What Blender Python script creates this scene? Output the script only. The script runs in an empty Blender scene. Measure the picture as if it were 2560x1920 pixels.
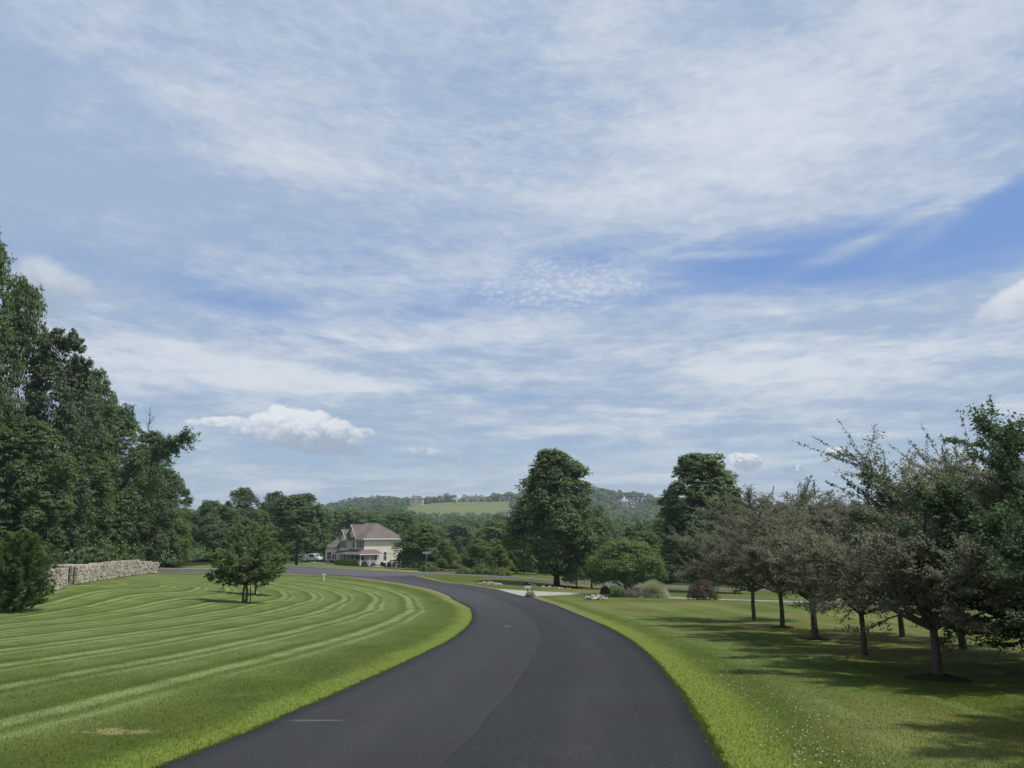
import bpy, math, random, zlib
import numpy as np
from math import sin, cos, pi, radians, atan2, sqrt, exp
from mathutils import Vector, Matrix

SC = bpy.context.scene
COL = SC.collection
PITCH = radians(11.27)
FPX = 1609.0            # focal length in the 2212-px wide working copy of the photograph
CAMZ = 1.8

# ---------------------------------------------------------------- camera
cd = bpy.data.cameras.new('camera'); cam = bpy.data.objects.new('camera', cd); COL.objects.link(cam)
cd.sensor_width = 36; cd.lens = 36 * FPX / 2212; cd.clip_start = 0.1; cd.clip_end = 12000
cam.location = (0, 0, CAMZ); cam.rotation_euler = (pi / 2 + PITCH, 0, 0)
SC.camera = cam
SC.render.resolution_x = 1024; SC.render.resolution_y = 768
SC.view_settings.view_transform = 'Standard'; SC.view_settings.look = 'None'
EXPO = 0.35
SC.view_settings.exposure = EXPO; SC.view_settings.gamma = 1; SC.view_settings.use_curve_mapping = False
SC.render.engine = 'CYCLES'
SC.cycles.max_bounces = 6; SC.cycles.diffuse_bounces = 3; SC.cycles.transmission_bounces = 3
SC.cycles.volume_bounces = 0; SC.cycles.transparent_max_bounces = 6

def ang(px, py):
    """azimuth, elevation of a spot of the photograph"""
    u = (px - 1106) / FPX; v = (829.5 - py) / FPX
    d = Vector((u, cos(PITCH) - v * sin(PITCH), sin(PITCH) + v * cos(PITCH))).normalized()
    return atan2(d.x, d.y), math.asin(d.z)

# ---------------------------------------------------------------- node helper
class V:
    nt = None
    def __init__(s, sock): s.s = sock
    def _m(op, *a, clamp=False):
        n = V.nt.nodes.new('ShaderNodeMath'); n.operation = op; n.use_clamp = clamp
        for i, x in enumerate(a):
            if isinstance(x, V): V.nt.links.new(x.s, n.inputs[i])
            else: n.inputs[i].default_value = x
        return V(n.outputs[0])
    def __add__(s, o): return V._m('ADD', s, o)
    __radd__ = __add__
    def __sub__(s, o): return V._m('SUBTRACT', s, o)
    def __rsub__(s, o): return V._m('SUBTRACT', o, s)
    def __mul__(s, o): return V._m('MULTIPLY', s, o)
    __rmul__ = __mul__
    def __truediv__(s, o): return V._m('DIVIDE', s, o)
    def __rtruediv__(s, o): return V._m('DIVIDE', o, s)
def M(op, *a, clamp=False): return V._m(op, *a, clamp=clamp)
def sstep(x, a, b):
    n = V.nt.nodes.new('ShaderNodeMapRange'); n.interpolation_type = 'SMOOTHSTEP'
    V.nt.links.new(x.s, n.inputs[0])
    if a < b:
        n.inputs[1].default_value = a; n.inputs[2].default_value = b; n.inputs[3].default_value = 0; n.inputs[4].default_value = 1
    else:
        n.inputs[1].default_value = b; n.inputs[2].default_value = a; n.inputs[3].default_value = 1; n.inputs[4].default_value = 0
    return V(n.outputs[0])
def vec(x, y, z):
    n = V.nt.nodes.new('ShaderNodeCombineXYZ')
    for i, a in enumerate((x, y, z)):
        if isinstance(a, V): V.nt.links.new(a.s, n.inputs[i])
        else: n.inputs[i].default_value = a
    return V(n.outputs[0])
def noise(v, scale=1, detail=5, rough=.55, dist=0, w=None):
    n = V.nt.nodes.new('ShaderNodeTexNoise')
    if w is not None:
        n.noise_dimensions = '4D'; n.inputs['W'].default_value = w
    if v is not None: V.nt.links.new(v.s, n.inputs['Vector'])
    n.inputs['Scale'].default_value = scale; n.inputs['Detail'].default_value = detail
    n.inputs['Roughness'].default_value = rough; n.inputs['Distortion'].default_value = dist
    return V(n.outputs[0])
def vscale(v, sx, sy, sz):
    n = V.nt.nodes.new('ShaderNodeVectorMath'); n.operation = 'MULTIPLY'
    V.nt.links.new(v.s, n.inputs[0]); n.inputs[1].default_value = (sx, sy, sz)
    return V(n.outputs[0])
def mix(f, a, b):
    n = V.nt.nodes.new('ShaderNodeMix'); n.data_type = 'RGBA'
    for i, x in ((0, f), (6, a), (7, b)):
        if isinstance(x, V): V.nt.links.new(x.s, n.inputs[i])
        elif i == 0: n.inputs[0].default_value = x
        else: n.inputs[i].default_value = (*x, 1) if len(x) == 3 else x
    return V(n.outputs[2])
def sep(v):
    n = V.nt.nodes.new('ShaderNodeSeparateXYZ'); V.nt.links.new(v.s, n.inputs[0])
    return [V(o) for o in n.outputs]
def attr(name):
    n = V.nt.nodes.new('ShaderNodeAttribute'); n.attribute_name = name
    return V(n.outputs['Fac']), V(n.outputs['Color'])

# ---------------------------------------------------------------- world: daylight sky with cirrus
SUN_EL, SUN_AZ = radians(65), radians(98)      # azimuth from +Y (view direction) towards +X (right)
W = bpy.data.worlds.new('World'); SC.world = W; W.use_nodes = True
nt = W.node_tree; nt.nodes.clear(); V.nt = nt
out = nt.nodes.new('ShaderNodeOutputWorld'); bg = nt.nodes.new('ShaderNodeBackground')
nt.links.new(bg.outputs[0], out.inputs[0])
sky = nt.nodes.new('ShaderNodeTexSky'); sky.sky_type = 'NISHITA'; sky.sun_disc = False
sky.sun_elevation = SUN_EL; sky.sun_rotation = SUN_AZ; sky.air_density = 1.0; sky.dust_density = 1.0; sky.ozone_density = 1.5
STR = 0.1
bg.inputs[1].default_value = STR
tc = nt.nodes.new('ShaderNodeTexCoord'); D = V(tc.outputs['Generated'])
dx, dy, dz = sep(D)
az = M('ARCTAN2', dx, dy); el = M('ARCSINE', dz)
zz = M('MAXIMUM', dz, 0.0) + 0.09
plane = vec(dx / zz, dy / zz, 0.0)
def blob(px, py, rx, ry, rot=0, amp=1.0):
    """soft elliptical patch; size in photograph px, rot in degrees (positive: right end up)"""
    a0, e0 = ang(px, py); sx = rx / FPX * cos(e0) ** -1 * .93; sy = ry / FPX * .93
    X = az - a0; Y = el - e0; c, s = cos(radians(rot)), sin(radians(rot))
    U = (X * c + Y * s) / sx; Q = (Y * c - X * s) / sy
    return M('EXPONENT', (U * U + Q * Q) * -1.0) * amp
warp = noise(plane, .9, 3, .5, 0, 3.1)
wv = vec(dx / zz + warp * .35 + dy / zz * .25, dy / zz + warp * .5, 0.0)
n_big = noise(vscale(wv, .75, .95, 1), 1.0, 7, .6, .15, 1.7)
n_wisp = noise(vscale(wv, 1.2, 2.7, 1), 1.0, 10, .66, .25, 5.2)
n_fine = noise(vscale(plane, 2.2, 5.0, 1), 1.0, 8, .65, .5, 9.4)
tilt = el + az * .10 * sstep(az, .2, -.3)
n_str = noise(vscale(vec(az, tilt, 0.0), 4.0, 24.0, 1), 1.0, 9, .64, .3, 2.3)
n_str2 = noise(vscale(vec(az, tilt, 0.0), 16.0, 62.0, 1), 1.0, 8, .66, .4, 7.3)
# coverage of the high veil: thick above, a long blue opening, streaky band below, pale near the horizon
cov = 0.92
holes = [(1900, 545, 520, 72, 4, .86), (2230, 470, 260, 85, 12, .60), (1480, 550, 360, 60, -2, .34), (560, 675, 200, 45, -12, .38),
         (1000, 640, 300, 50, -2, .42), (350, 590, 420, 80, -6, .16), (960, 845, 260, 20, -6, .42), (545, 850, 170, 14, -6, .42), (850, 690, 240, 26, 0, .30),
         (1130, 862, 110, 20, 0, .30), (1100, 40, 160, 70, 20, .26), (820, 530, 300, 60, 8, .26), (130, 880, 220, 60, 0, .15), (560, 480, 380, 80, -20, .08),
         (1000, 985, 1300, 42, 0, .50), (420, 120, 300, 40, -25, .08), (1720, 380, 200, 60, 10, -.2), (1300, 470, 260, 50, 6, -.1), (1240, 560, 120, 40, 0, .2),
         (1600, 740, 700, 70, 0, -.32), (500, 770, 420, 45, -10, -.34), (950, 740, 260, 30, -8, -.25), (1650, 900, 600, 26, 0, -.28), (250, 350, 500, 200, -10, -.12), (700, 60, 400, 90, 0, -.12)]
for h in holes: cov = blob(*h) * -1.0 + cov
mid = sstep(el, ang(1106, 760)[1], ang(1106, 640)[1])     # 0 below, 1 above
tex = n_big * .45 + n_wisp * .55
tex_lo = n_str * .6 + n_str2 * .4
low = sstep(el, radians(2.5), radians(9))
tex_lo = (tex_lo - .5) * (low * .8 + .2) + .5
n_det = noise(vscale(vec(az, tilt, 0.0), 26, 70, 1), 1.0, 8, .7, .6, 3.3)
tex = tex + (n_det - .5) * .16
tt = tex * mid + tex_lo * (1 - mid)
dens = sstep(cov + (tt - .5) * 1.5, .06, .96)
# a few wisps inside the opening and bright streaks
wisp = blob(1990, 465, 240, 17, 16) * .8 + blob(2120, 400, 130, 22, 32) * .7 + blob(1540, 500, 120, 10, 12) * .5 + blob(1560, 550, 130, 9, -3) * .5 \
     + blob(950, 565, 140, 14, -12) * .45 + blob(1780, 455, 100, 12, 10) * .4 + blob(330, 775, 180, 12, -9) * .55 + blob(1270, 790, 330, 14, -3) * .5 \
     + blob(1380, 885, 70, 8, -4) * .6 + blob(1780, 800, 420, 35, 0) * .35 + blob(1800, 900, 420, 12, 0) * .3 + blob(830, 830, 380, 14, -6) * .45 + blob(1640, 640, 600, 14, 2) * .25
dens = M('ADD', dens, wisp * 1.25 * sstep(n_fine * .5 + n_wisp * .5, .32, .60), clamp=True)
# mackerel patch
mv = nt.nodes.new('ShaderNodeTexVoronoi'); mv.inputs['Scale'].default_value = 1.0; mv.inputs['Randomness'].default_value = 1
mw = noise(plane, 7, 3, .5, 0, 1.1)
nt.links.new(vscale(vec(az + mw * .02, el + mw * .012, 0.0), 105, 200, 1).s, mv.inputs['Vector'])
mk = sstep(V(mv.outputs["Distance"]) + (n_fine - .5) * .9, .66, .15) * sstep(blob(1200, 620, 260, 90, 0) + (n_fine - .5) * 1.0, .35, .8)
dens = M('ADD', dens, mk * .40, clamp=True)
# colours: what is radiated, divided by the background strength
def C(r, g, b): return tuple(((x / 255) ** 2.2) / STR / 2 ** EXPO for x in (r, g, b))
hz = sstep(el, radians(1.0), radians(17))
skc = nt.nodes.new('ShaderNodeMix'); skc.data_type = 'RGBA'; skc.blend_type = 'MULTIPLY'; skc.inputs[0].default_value = 1
nt.links.new(sky.outputs[0], skc.inputs[6]); skc.inputs[7].default_value = (.80, .92, 1.08, 1)
blue = mix(.78, V(skc.outputs[2]), mix(hz, C(164, 186, 205), C(116, 150, 206)))
lum = sstep((n_det - .5) * .3 + n_big * .5 + n_wisp * .5 + blob(1500, 330, 560, 130, 6) * .09 + blob(1900, 180, 460, 130, 0) * .05 + blob(1280, 90, 200, 90, 30) * .08
            + blob(480, 260, 450, 60, -14) * .06 + blob(1700, 790, 500, 50, 0) * .12 + blob(500, 790, 350, 35, -8) * .12 - blob(100, 400, 450, 260, 0) * .08 - blob(900, 470, 500, 60, 0) * .08 - blob(1650, 20, 200, 60, 0) * .06 + (tex_lo - .5) * (1 - mid) * .9, .38, .71)
ccol = mix(lum, C(160, 180, 208), C(216, 223, 231))
ccol = mix(hz, mix(lum, C(158, 180, 204), C(216, 223, 228)), ccol)
col = mix(dens * .93, blue, ccol)
# cumulus: lumpy edges, bright crown, grey base
def cumulus(col, parts, base_py, top_py, edge=.05, strength=1.0, seed=0.0, sc=60):
    n = noise(vec(az, el * 1.3, seed), sc, 6, .6, .3)
    n2 = noise(vec(az, el * 1.3, seed + 4.0), sc * 2.2, 4, .6, .2)
    f = None
    for p in parts:
        b = blob(*p); f = b if f is None else M('MAXIMUM', f, b)
    m = sstep(f + (n - .5) * .9, .42, .42 + edge * 4) * strength
    e0, e1 = ang(1106, base_py)[1], ang(1106, top_py)[1]
    sh = sstep(el + (n2 - .5) * .045 + (n - .5) * .03, e0 + (e1 - e0) * .22, e0 + (e1 - e0) * .80)
    return mix(m, col, mix(sh, C(158, 174, 194), C(232, 236, 240)))
col = cumulus(col, [(635, 928, 95, 50, 0, 1.15), (710, 938, 80, 44, -10, 1.1), (585, 912, 60, 30, 0, 1.05), (545, 925, 60, 26, 0, 1), (500, 912, 95, 16, 2, .9), (785, 934, 45, 14, 0, .85), (690, 962, 110, 28, -6, 1.0), (600, 885, 30, 16, 0, .8), (690, 900, 40, 20, 0, .85)], 992, 885, .06, .9, 0.0, 42)
col = cumulus(col, [(120, 610, 110, 45, -12, 1.05), (60, 640, 100, 80, 0, 1), (230, 640, 90, 26, -10, .7), (205, 860, 50, 20, -20, .95)], 800, 560, .13, .80, 2.0, 18)
col = cumulus(col, [(1610, 997, 40, 22, -8, 1.15), (1595, 988, 22, 14, 0, 1)], 1025, 975, .06, .95, 3.0, 55)
col = cumulus(col, [(1714, 1014, 30, 12, 0, 1.05), (1808, 1010, 14, 7, 0, .9), (1838, 1020, 14, 6, 0, .9), (1808, 970, 34, 7, 0, .8)], 1024, 1000, .08, .8, 5.0, 70)
col = cumulus(col, [(2190, 650, 90, 36, 25, 1.1), (2280, 640, 80, 60, 0, 1.1)], 900, 620, .10, .8, 6.0, 26)
col = cumulus(col, [(425, 975, 50, 14, -8, 1), (1000, 997, 90, 12, -4, .95), (910, 972, 80, 16, 0, .9), (1390, 888, 80, 12, -4, .9), (640, 1005, 26, 6, 0, .9)], 1000, 962, .14, .5, 8.0, 40)
below = sstep(dz, -.02, -.06)
col = mix(below, col, C(92, 104, 84))
nt.links.new(col.s, bg.inputs[0])
W.cycles.sampling_method = 'MANUAL'; W.cycles.sample_map_resolution = 512

sd = bpy.data.lights.new('sun', 'SUN'); sd.energy = 3.8; sd.angle = radians(2.4); sd.color = (1, .955, .88)
sun = bpy.data.objects.new('sun', sd); COL.objects.link(sun)
sdir = Vector((sin(SUN_AZ) * cos(SUN_EL), cos(SUN_AZ) * cos(SUN_EL), sin(SUN_EL)))
sun.rotation_euler = sdir.to_track_quat('Z', 'Y').to_euler(); sun.location = (0, 0, 60)

# ---------------------------------------------------------------- terrain
def P(px, py, Y):
    """ground spot seen at px,py when it lies Y metres ahead"""
    u = (px - 1106) / FPX; v = (829.5 - py) / FPX
    return (u / (cos(PITCH) - v * sin(PITCH)) * Y, CAMZ + (sin(PITCH) + v * cos(PITCH)) / (cos(PITCH) - v * sin(PITCH)) * Y)
SLOPE = 0.0578
CTRL = [(-300,1285,45),(-300,1215,80),(109,1269,50),(148,1263,53),(192,1254,62),(250,1246,71),(330,1238,82),(60,1222,72),(200,1212,92),(268,1200,112),
 (331,1236,88),(331,1228,98),(447,1237,96),(447,1230,107),(400,1214,130),(440,1207,150),(605,1240,104),(605,1222,116),(640,1221,128),(728,1244,98),(728,1229,110),
 (833,1256,88),(833,1234,107),(930,1278,72),(900,1268,80),(960,1285,67),(1000,1305,50),(994,1242,102),(890,1243,97),(919,1245,95),(785,1223,160),(678,1215,172),(851,1222,166),
 (660,1216,176),(530,1302,52),(570,1284,70),(600,1258,90),(1000,1262,80),(1080,1275,72),(1140,1288,66),(1170,1298,57),(1220,1315,45),(1060,1262,86),
 (1110,1247,106),(1110,1250,100),(1274,1258,108),(1274,1263,103),(1467,1268,111),(1467,1273,105),(1800,1276,112),(1200,1267,90),(1140,1278,72),(1300,1284,70),(1385,1290,66),
 (1560,1296,63),(1750,1301,58),(1600,1312,45),(1900,1310,50),(2300,1315,50),(2600,1300,60),(2212,1285,85),(998,1230,150),(998,1224,190),(1106,1232,150),(1400,1262,150),(1700,1262,150),(2212,1262,170),
 (330,1205,170),(100,1195,150),(-200,1190,150),(300,1190,260),(700,1212,230),(998,1222,260),(1300,1245,230),(1700,1240,230),(2300,1240,300),(-300,1170,300)]
for c, hs in ((-500,(1185,1160,1135,1112)),(200,(1190,1160,1130,1108)),(500,(1195,1165,1130,1112)),(750,(1200,1165,1128,1104)),(900,(1202,1165,1110,1092)),(1000,(1204,1165,1108,1084)),
              (1090,(1205,1168,1112,1085)),(1300,(1210,1175,1118,1080)),(1450,(1212,1175,1122,1094)),(1700,(1215,1180,1130,1100)),(2100,(1210,1180,1135,1110)),(2700,(1205,1180,1140,1115))):
    for h, Y in zip(hs, (400, 600, 800, 950)): CTRL.append((c, h, Y))
    CTRL.append((c, hs[3] + 1, 1050)); CTRL.append((c, 1128, 1500)); CTRL.append((c, 1135, 2500)); CTRL.append((c, 1143, 6000))
_pts = []; _val = []
for px, py, Y in CTRL:
    X, z = P(px, py, Y); _pts.append((X / Y * 2.2, math.log(Y) * 1.6)); _val.append((z - CAMZ) / Y)
for k in (-1.1, -.6, -.3, 0, .3, .6, 1.1):        # the near lawn is one plane falling away from the camera
    for Y in (26, 34, 42):
        if k in (-.6, -1.1) and Y > 34: continue
        _pts.append((k * 2.2, math.log(Y) * 1.6)); _val.append((-SLOPE * Y - CAMZ) / Y)
_pts = np.array(_pts); _val = np.array(_val)
def _phi(r2): return np.where(r2 > 1e-12, r2 * np.log(np.maximum(r2, 1e-12)) * .5, 0)
_n = len(_pts)
_K = _phi(((_pts[:, None] - _pts[None]) ** 2).sum(-1)) + np.eye(_n) * 2e-3
_A = np.zeros((_n + 3, _n + 3)); _A[:_n, :_n] = _K; _A[:_n, _n] = 1; _A[:_n, _n + 1:] = _pts; _A[_n:, :_n] = _A[:_n, _n:].T
_w = np.linalg.solve(_A, np.concatenate([_val, np.zeros(3)]))
def terrain(X, Y):
    X = np.asarray(X, float); Y = np.asarray(Y, float); sh = X.shape
    X = X.ravel(); Y = Y.ravel()
    pl = -SLOPE * Y
    z = pl.copy()
    m = Y > 24
    if m.any():
        Ym = Y[m]; U = np.clip(X[m] / Ym, -1.05, 1.05) * 2.2; L = np.log(Ym) * 1.6
        t = np.empty(len(Ym))
        for i in range(0, len(Ym), 20000):
            r2 = (U[i:i+20000, None] - _pts[None, :, 0]) ** 2 + (L[i:i+20000, None] - _pts[None, :, 1]) ** 2
            t[i:i+20000] = _phi(r2) @ _w[:_n] + _w[_n] + _w[_n+1] * U[i:i+20000] + _w[_n+2] * L[i:i+20000]
        zt = CAMZ + t * Ym
        w = np.clip((Ym - 26) / 26, 0, 1); w = w * w * (3 - 2 * w)
        z[m] = pl[m] * (1 - w) + zt * w
    return z.reshape(sh)
def tz(x, y): return float(terrain(np.array([x]), np.array([y]))[0])
def G(px, py, Y):
    """world spot on the ground below the line of sight px,py at distance Y"""
    X, _ = P(px, py, Y); return Vector((X, Y, tz(X, Y)))

# road edges: seen at px,py, Y metres ahead
def plY(py): return (CAMZ) / ((math.tan(math.atan((py - 829.5) / FPX) - PITCH)) - SLOPE)
def edge(l): return np.array([(P(px, py, (plY(py) if Y is None else Y))[0], (plY(py) if Y is None else Y)) for px, py, Y in l])
Lp = edge([(350,1659,None),(590,1560,None),(770,1480,None),(900,1420,None),(985,1375,None),(1020,1340,None),(1017,1318,None),(1000,1305,50),(960,1285,67),(900,1268,80),(833,1256,88),(728,1244,98),(605,1240,104)])
Rp = edge([(1565,1659,None),(1500,1540,None),(1450,1470,None),(1395,1410,None),(1340,1370,None),(1280,1340,None),(1220,1315,45),(1170,1298,57),(1140,1288,66),(1080,1275,72),(1000,1262,80),(940,1252,88),(890,1244,96.5)])
def spline(pts, n):
    pts = [Vector((*p, 0)) if len(p) == 2 else Vector(p) for p in pts]
    pts = [pts[0] * 2 - pts[1]] + pts + [pts[-1] * 2 - pts[-2]]; o = []
    for i in range(1, len(pts) - 2):
        a, b, c, d = pts[i-1:i+3]
        for k in range(n):
            t = k / n
            o.append(.5 * ((2*b) + (c-a)*t + (2*a-5*b+4*c-d)*t*t + (3*b-a-3*c+d)*t**3))
    o.append(pts[-2]); return np.array([(p.x, p.y) for p in o])
def back(p, e):    # continue the road behind the camera
    y = np.arange(-60, p[0][1] - 2, 6.0); s = (p[1][0] - p[0][0]) / (p[1][1] - p[0][1])
    return np.vstack([np.c_[p[0][0] + s * (y - p[0][1]) + e * (y - p[0][1]) ** 2, y], p])
Lc = spline(back(Lp, -.0015), 6); Rc = spline(back(Rp, -.0015), 6)
CF = spline(edge([(-500,1235,80),(0,1236,82),(331,1236,88),(447,1237,96),(605,1240,104)]), 6)     # near edge of the cross road, left part
LL = np.vstack([Lc, CF[::-1][1:]])
def XL(Y): return np.interp(Y, Lc[:, 1], Lc[:, 0])
def XR(Y): return np.interp(Y, Rc[:, 1], Rc[:, 0])
def dist_poly(X, Y, poly):
    d = np.full(X.shape, 1e9)
    for a, b in zip(poly[:-1], poly[1:]):
        e = b - a; L2 = max((e ** 2).sum(), 1e-9)
        t = np.clip(((X - a[0]) * e[0] + (Y - a[1]) * e[1]) / L2, 0, 1)
        d = np.minimum(d, (X - a[0] - t * e[0]) ** 2 + (Y - a[1] - t * e[1]) ** 2)
    return np.sqrt(d)
def edge_attr(X, Y):
    """signed distance from the road edge; 100 added on the right side"""
    dl = dist_poly(X, Y, LL); dr = dist_poly(X, Y, Rc)
    Yc = np.clip(Y, -60, 96.4); xl = XL(Yc); xr = XR(Yc)
    left = X < (xl + xr) / 2
    sl = np.where(X < xl, 1, -1); sr = np.where(X > xr, 1, -1)
    return np.where(left, dl * sl, 100 + dr * sr)

# ---------------------------------------------------------------- mesh helpers
def mk_mesh(name, verts, faces, mats=(), mi=None, smooth=False):
    me = bpy.data.meshes.new(name); me.from_pydata([tuple(v) for v in verts], [], faces)
    for m in mats: me.materials.append(m)
    if mi is not None: me.polygons.foreach_set('material_index', mi)
    if smooth: me.polygons.foreach_set('use_smooth', [True] * len(me.polygons))
    me.update(); return me
def np_mesh(name, verts, faces, mats=(), mi=None, smooth=False, attrs=None):
    """verts (n,3), faces (m,k) of equal size k"""
    me = bpy.data.meshes.new(name); n, m, k = len(verts), len(faces), faces.shape[1]
    me.vertices.add(n); me.vertices.foreach_set('co', np.ascontiguousarray(verts, 'f').ravel())
    me.loops.add(m * k); me.loops.foreach_set('vertex_index', np.ascontiguousarray(faces, 'i').ravel())
    me.polygons.add(m); me.polygons.foreach_set('loop_start', np.arange(0, m * k, k, dtype='i'))
    me.polygons.foreach_set('loop_total', np.full(m, k, 'i'))
    for q in mats: me.materials.append(q)
    if mi is not None: me.polygons.foreach_set('material_index', np.ascontiguousarray(mi, 'i'))
    if smooth: me.polygons.foreach_set('use_smooth', np.ones(m, bool))
    for an, av in (attrs or {}).items():
        a = me.attributes.new(an, 'FLOAT', 'POINT'); a.data.foreach_set('value', np.ascontiguousarray(av, 'f'))
    me.update(); me.validate(); return me
def tag(o, label=None, cat=None, group=None, kind=None):
    for k, v in (('label', label), ('category', cat), ('group', group), ('kind', kind)):
        if v: o[k] = v
    return o
def obj(name, me, parent=None, loc=(0, 0, 0), rz=0, scale=None):
    o = bpy.data.objects.new(name, me); COL.objects.link(o)
    if parent: o.parent = parent
    o.location = loc; o.rotation_euler = (0, 0, rz)
    if scale: o.scale = scale if hasattr(scale, '__len__') else (scale,) * 3
    return o
def thing(name, label, cat, loc=(0, 0, 0), rz=0, group=None, scale=None):
    return tag(obj(name, None, None, loc, rz, scale), label, cat, group)

class MB:
    """collects boxes, prisms and tubes into one mesh"""
    def __init__(s): s.v = []; s.f = []; s.m = []
    def add(s, vs, fs, mi=0):
        o = len(s.v); s.v += [tuple(v) for v in vs]; s.f += [tuple(i + o for i in f) for f in fs]; s.m += [mi] * len(fs); return s
    def box(s, x0, x1, y0, y1, z0, z1, mi=0):
        return s.add([(x, y, z) for z in (z0, z1) for y in (y0, y1) for x in (x0, x1)],
                     [(0,2,3,1),(4,5,7,6),(0,1,5,4),(2,6,7,3),(0,4,6,2),(1,3,7,5)], mi)
    def hip(s, x0, x1, y0, y1, z0, zr, r0, r1, mi=0, th=.12):
        """hip roof, ridge along x from r0 to r1"""
        ym = (y0 + y1) / 2
        v = [(x0,y0,z0),(x1,y0,z0),(x1,y1,z0),(x0,y1,z0),(r0,ym,zr),(r1,ym,zr),(x0,y0,z0-th),(x1,y0,z0-th),(x1,y1,z0-th),(x0,y1,z0-th)]
        return s.add(v, [(0,1,5,4),(1,2,5),(2,3,4,5),(3,0,4),(6,7,1,0),(7,8,2,1),(8,9,3,2),(9,6,0,3),(9,8,7,6)], mi)
    def prism(s, poly, y0, y1, mi=0):
        """polygon in x,z extruded along y"""
        n = len(poly); v = [(x, y0, z) for x, z in poly] + [(x, y1, z) for x, z in poly]
        return s.add(v, [tuple(range(n)), tuple(range(2*n-1, n-1, -1))] + [(i, i+n, (i+1) % n + n, (i+1) % n) for i in range(n)], mi)
    def prism_x(s, poly, x0, x1, mi=0):
        n = len(poly); v = [(x0, y, z) for y, z in poly] + [(x1, y, z) for y, z in poly]
        return s.add(v, [tuple(range(n-1, -1, -1)), tuple(range(n, 2*n))] + [(i, (i+1) % n, (i+1) % n + n, i+n) for i in range(n)], mi)
    def tube(s, pts, rad, n=6, mi=0, cap=True):
        pts = [Vector(p) for p in pts]; o = len(s.v); ref = Vector((0, 0, 1))
        for i, p in enumerate(pts):
            d = (pts[min(i+1, len(pts)-1)] - pts[max(i-1, 0)]).normalized()
            a = d.cross(ref if abs(d.z) < .95 else Vector((1, 0, 0))).normalized(); b = d.cross(a)
            r = rad[i] if hasattr(rad, '__len__') else rad
            for k in range(n):
                t = 2 * pi * k / n; q = p + a * (cos(t) * r) + b * (sin(t) * r); s.v.append((q.x, q.y, q.z))
        for i in range(len(pts) - 1):
            for k in range(n):
                s.f.append((o+i*n+k, o+i*n+(k+1) % n, o+(i+1)*n+(k+1) % n, o+(i+1)*n+k)); s.m.append(mi)
        if cap: s.f.append(tuple(o+(len(pts)-1)*n+k for k in range(n))); s.m.append(mi)
        return s
    def mesh(s, name, mats, smooth=False): return mk_mesh(name, s.v, s.f, mats if isinstance(mats, (list, tuple)) else [mats], s.m, smooth)
    def build(s, name, mats, parent=None, smooth=False, **k): return obj(name, s.mesh(name, mats, smooth), parent, **k)

# ---------------------------------------------------------------- materials
def mat(name, build):
    m = bpy.data.materials.new(name); m.use_nodes = True; nt = m.node_tree; nt.nodes.clear(); V.nt = nt
    o = nt.nodes.new('ShaderNodeOutputMaterial'); sh = build(nt); nt.links.new(sh, o.inputs[0]); return m
def pos():
    n = V.nt.nodes.new('ShaderNodeNewGeometry'); return V(n.outputs['Position'])
def princ(nt, col, rough=.7, spec=.3, metal=0, bump=None, bd=.02, bs=.5):
    p = nt.nodes.new('ShaderNodeBsdfPrincipled')
    if isinstance(col, V): nt.links.new(col.s, p.inputs['Base Color'])
    else: p.inputs['Base Color'].default_value = (*col, 1)
    if isinstance(rough, V): nt.links.new(rough.s, p.inputs['Roughness'])
    else: p.inputs['Roughness'].default_value = rough
    p.inputs['Specular IOR Level'].default_value = spec; p.inputs['Metallic'].default_value = metal
    if bump is not None:
        b = nt.nodes.new('ShaderNodeBump'); b.inputs['Strength'].default_value = bs; b.inputs['Distance'].default_value = bd
        nt.links.new(bump.s, b.inputs['Height']); nt.links.new(b.outputs[0], p.inputs['Normal'])
    return p.outputs[0]
def simple(name, c, rough=.7, spec=.3, var=.15, scale=3, metal=0, bd=.01):
    def f(nt):
        n = noise(pos(), scale, 5, .6)
        return princ(nt, mix(sstep(n, .3, .7), tuple(x * (1 - var) for x in c), tuple(min(1, x * (1 + var)) for x in c)), rough, spec, metal, n, bd)
    return mat(name, f)

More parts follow.
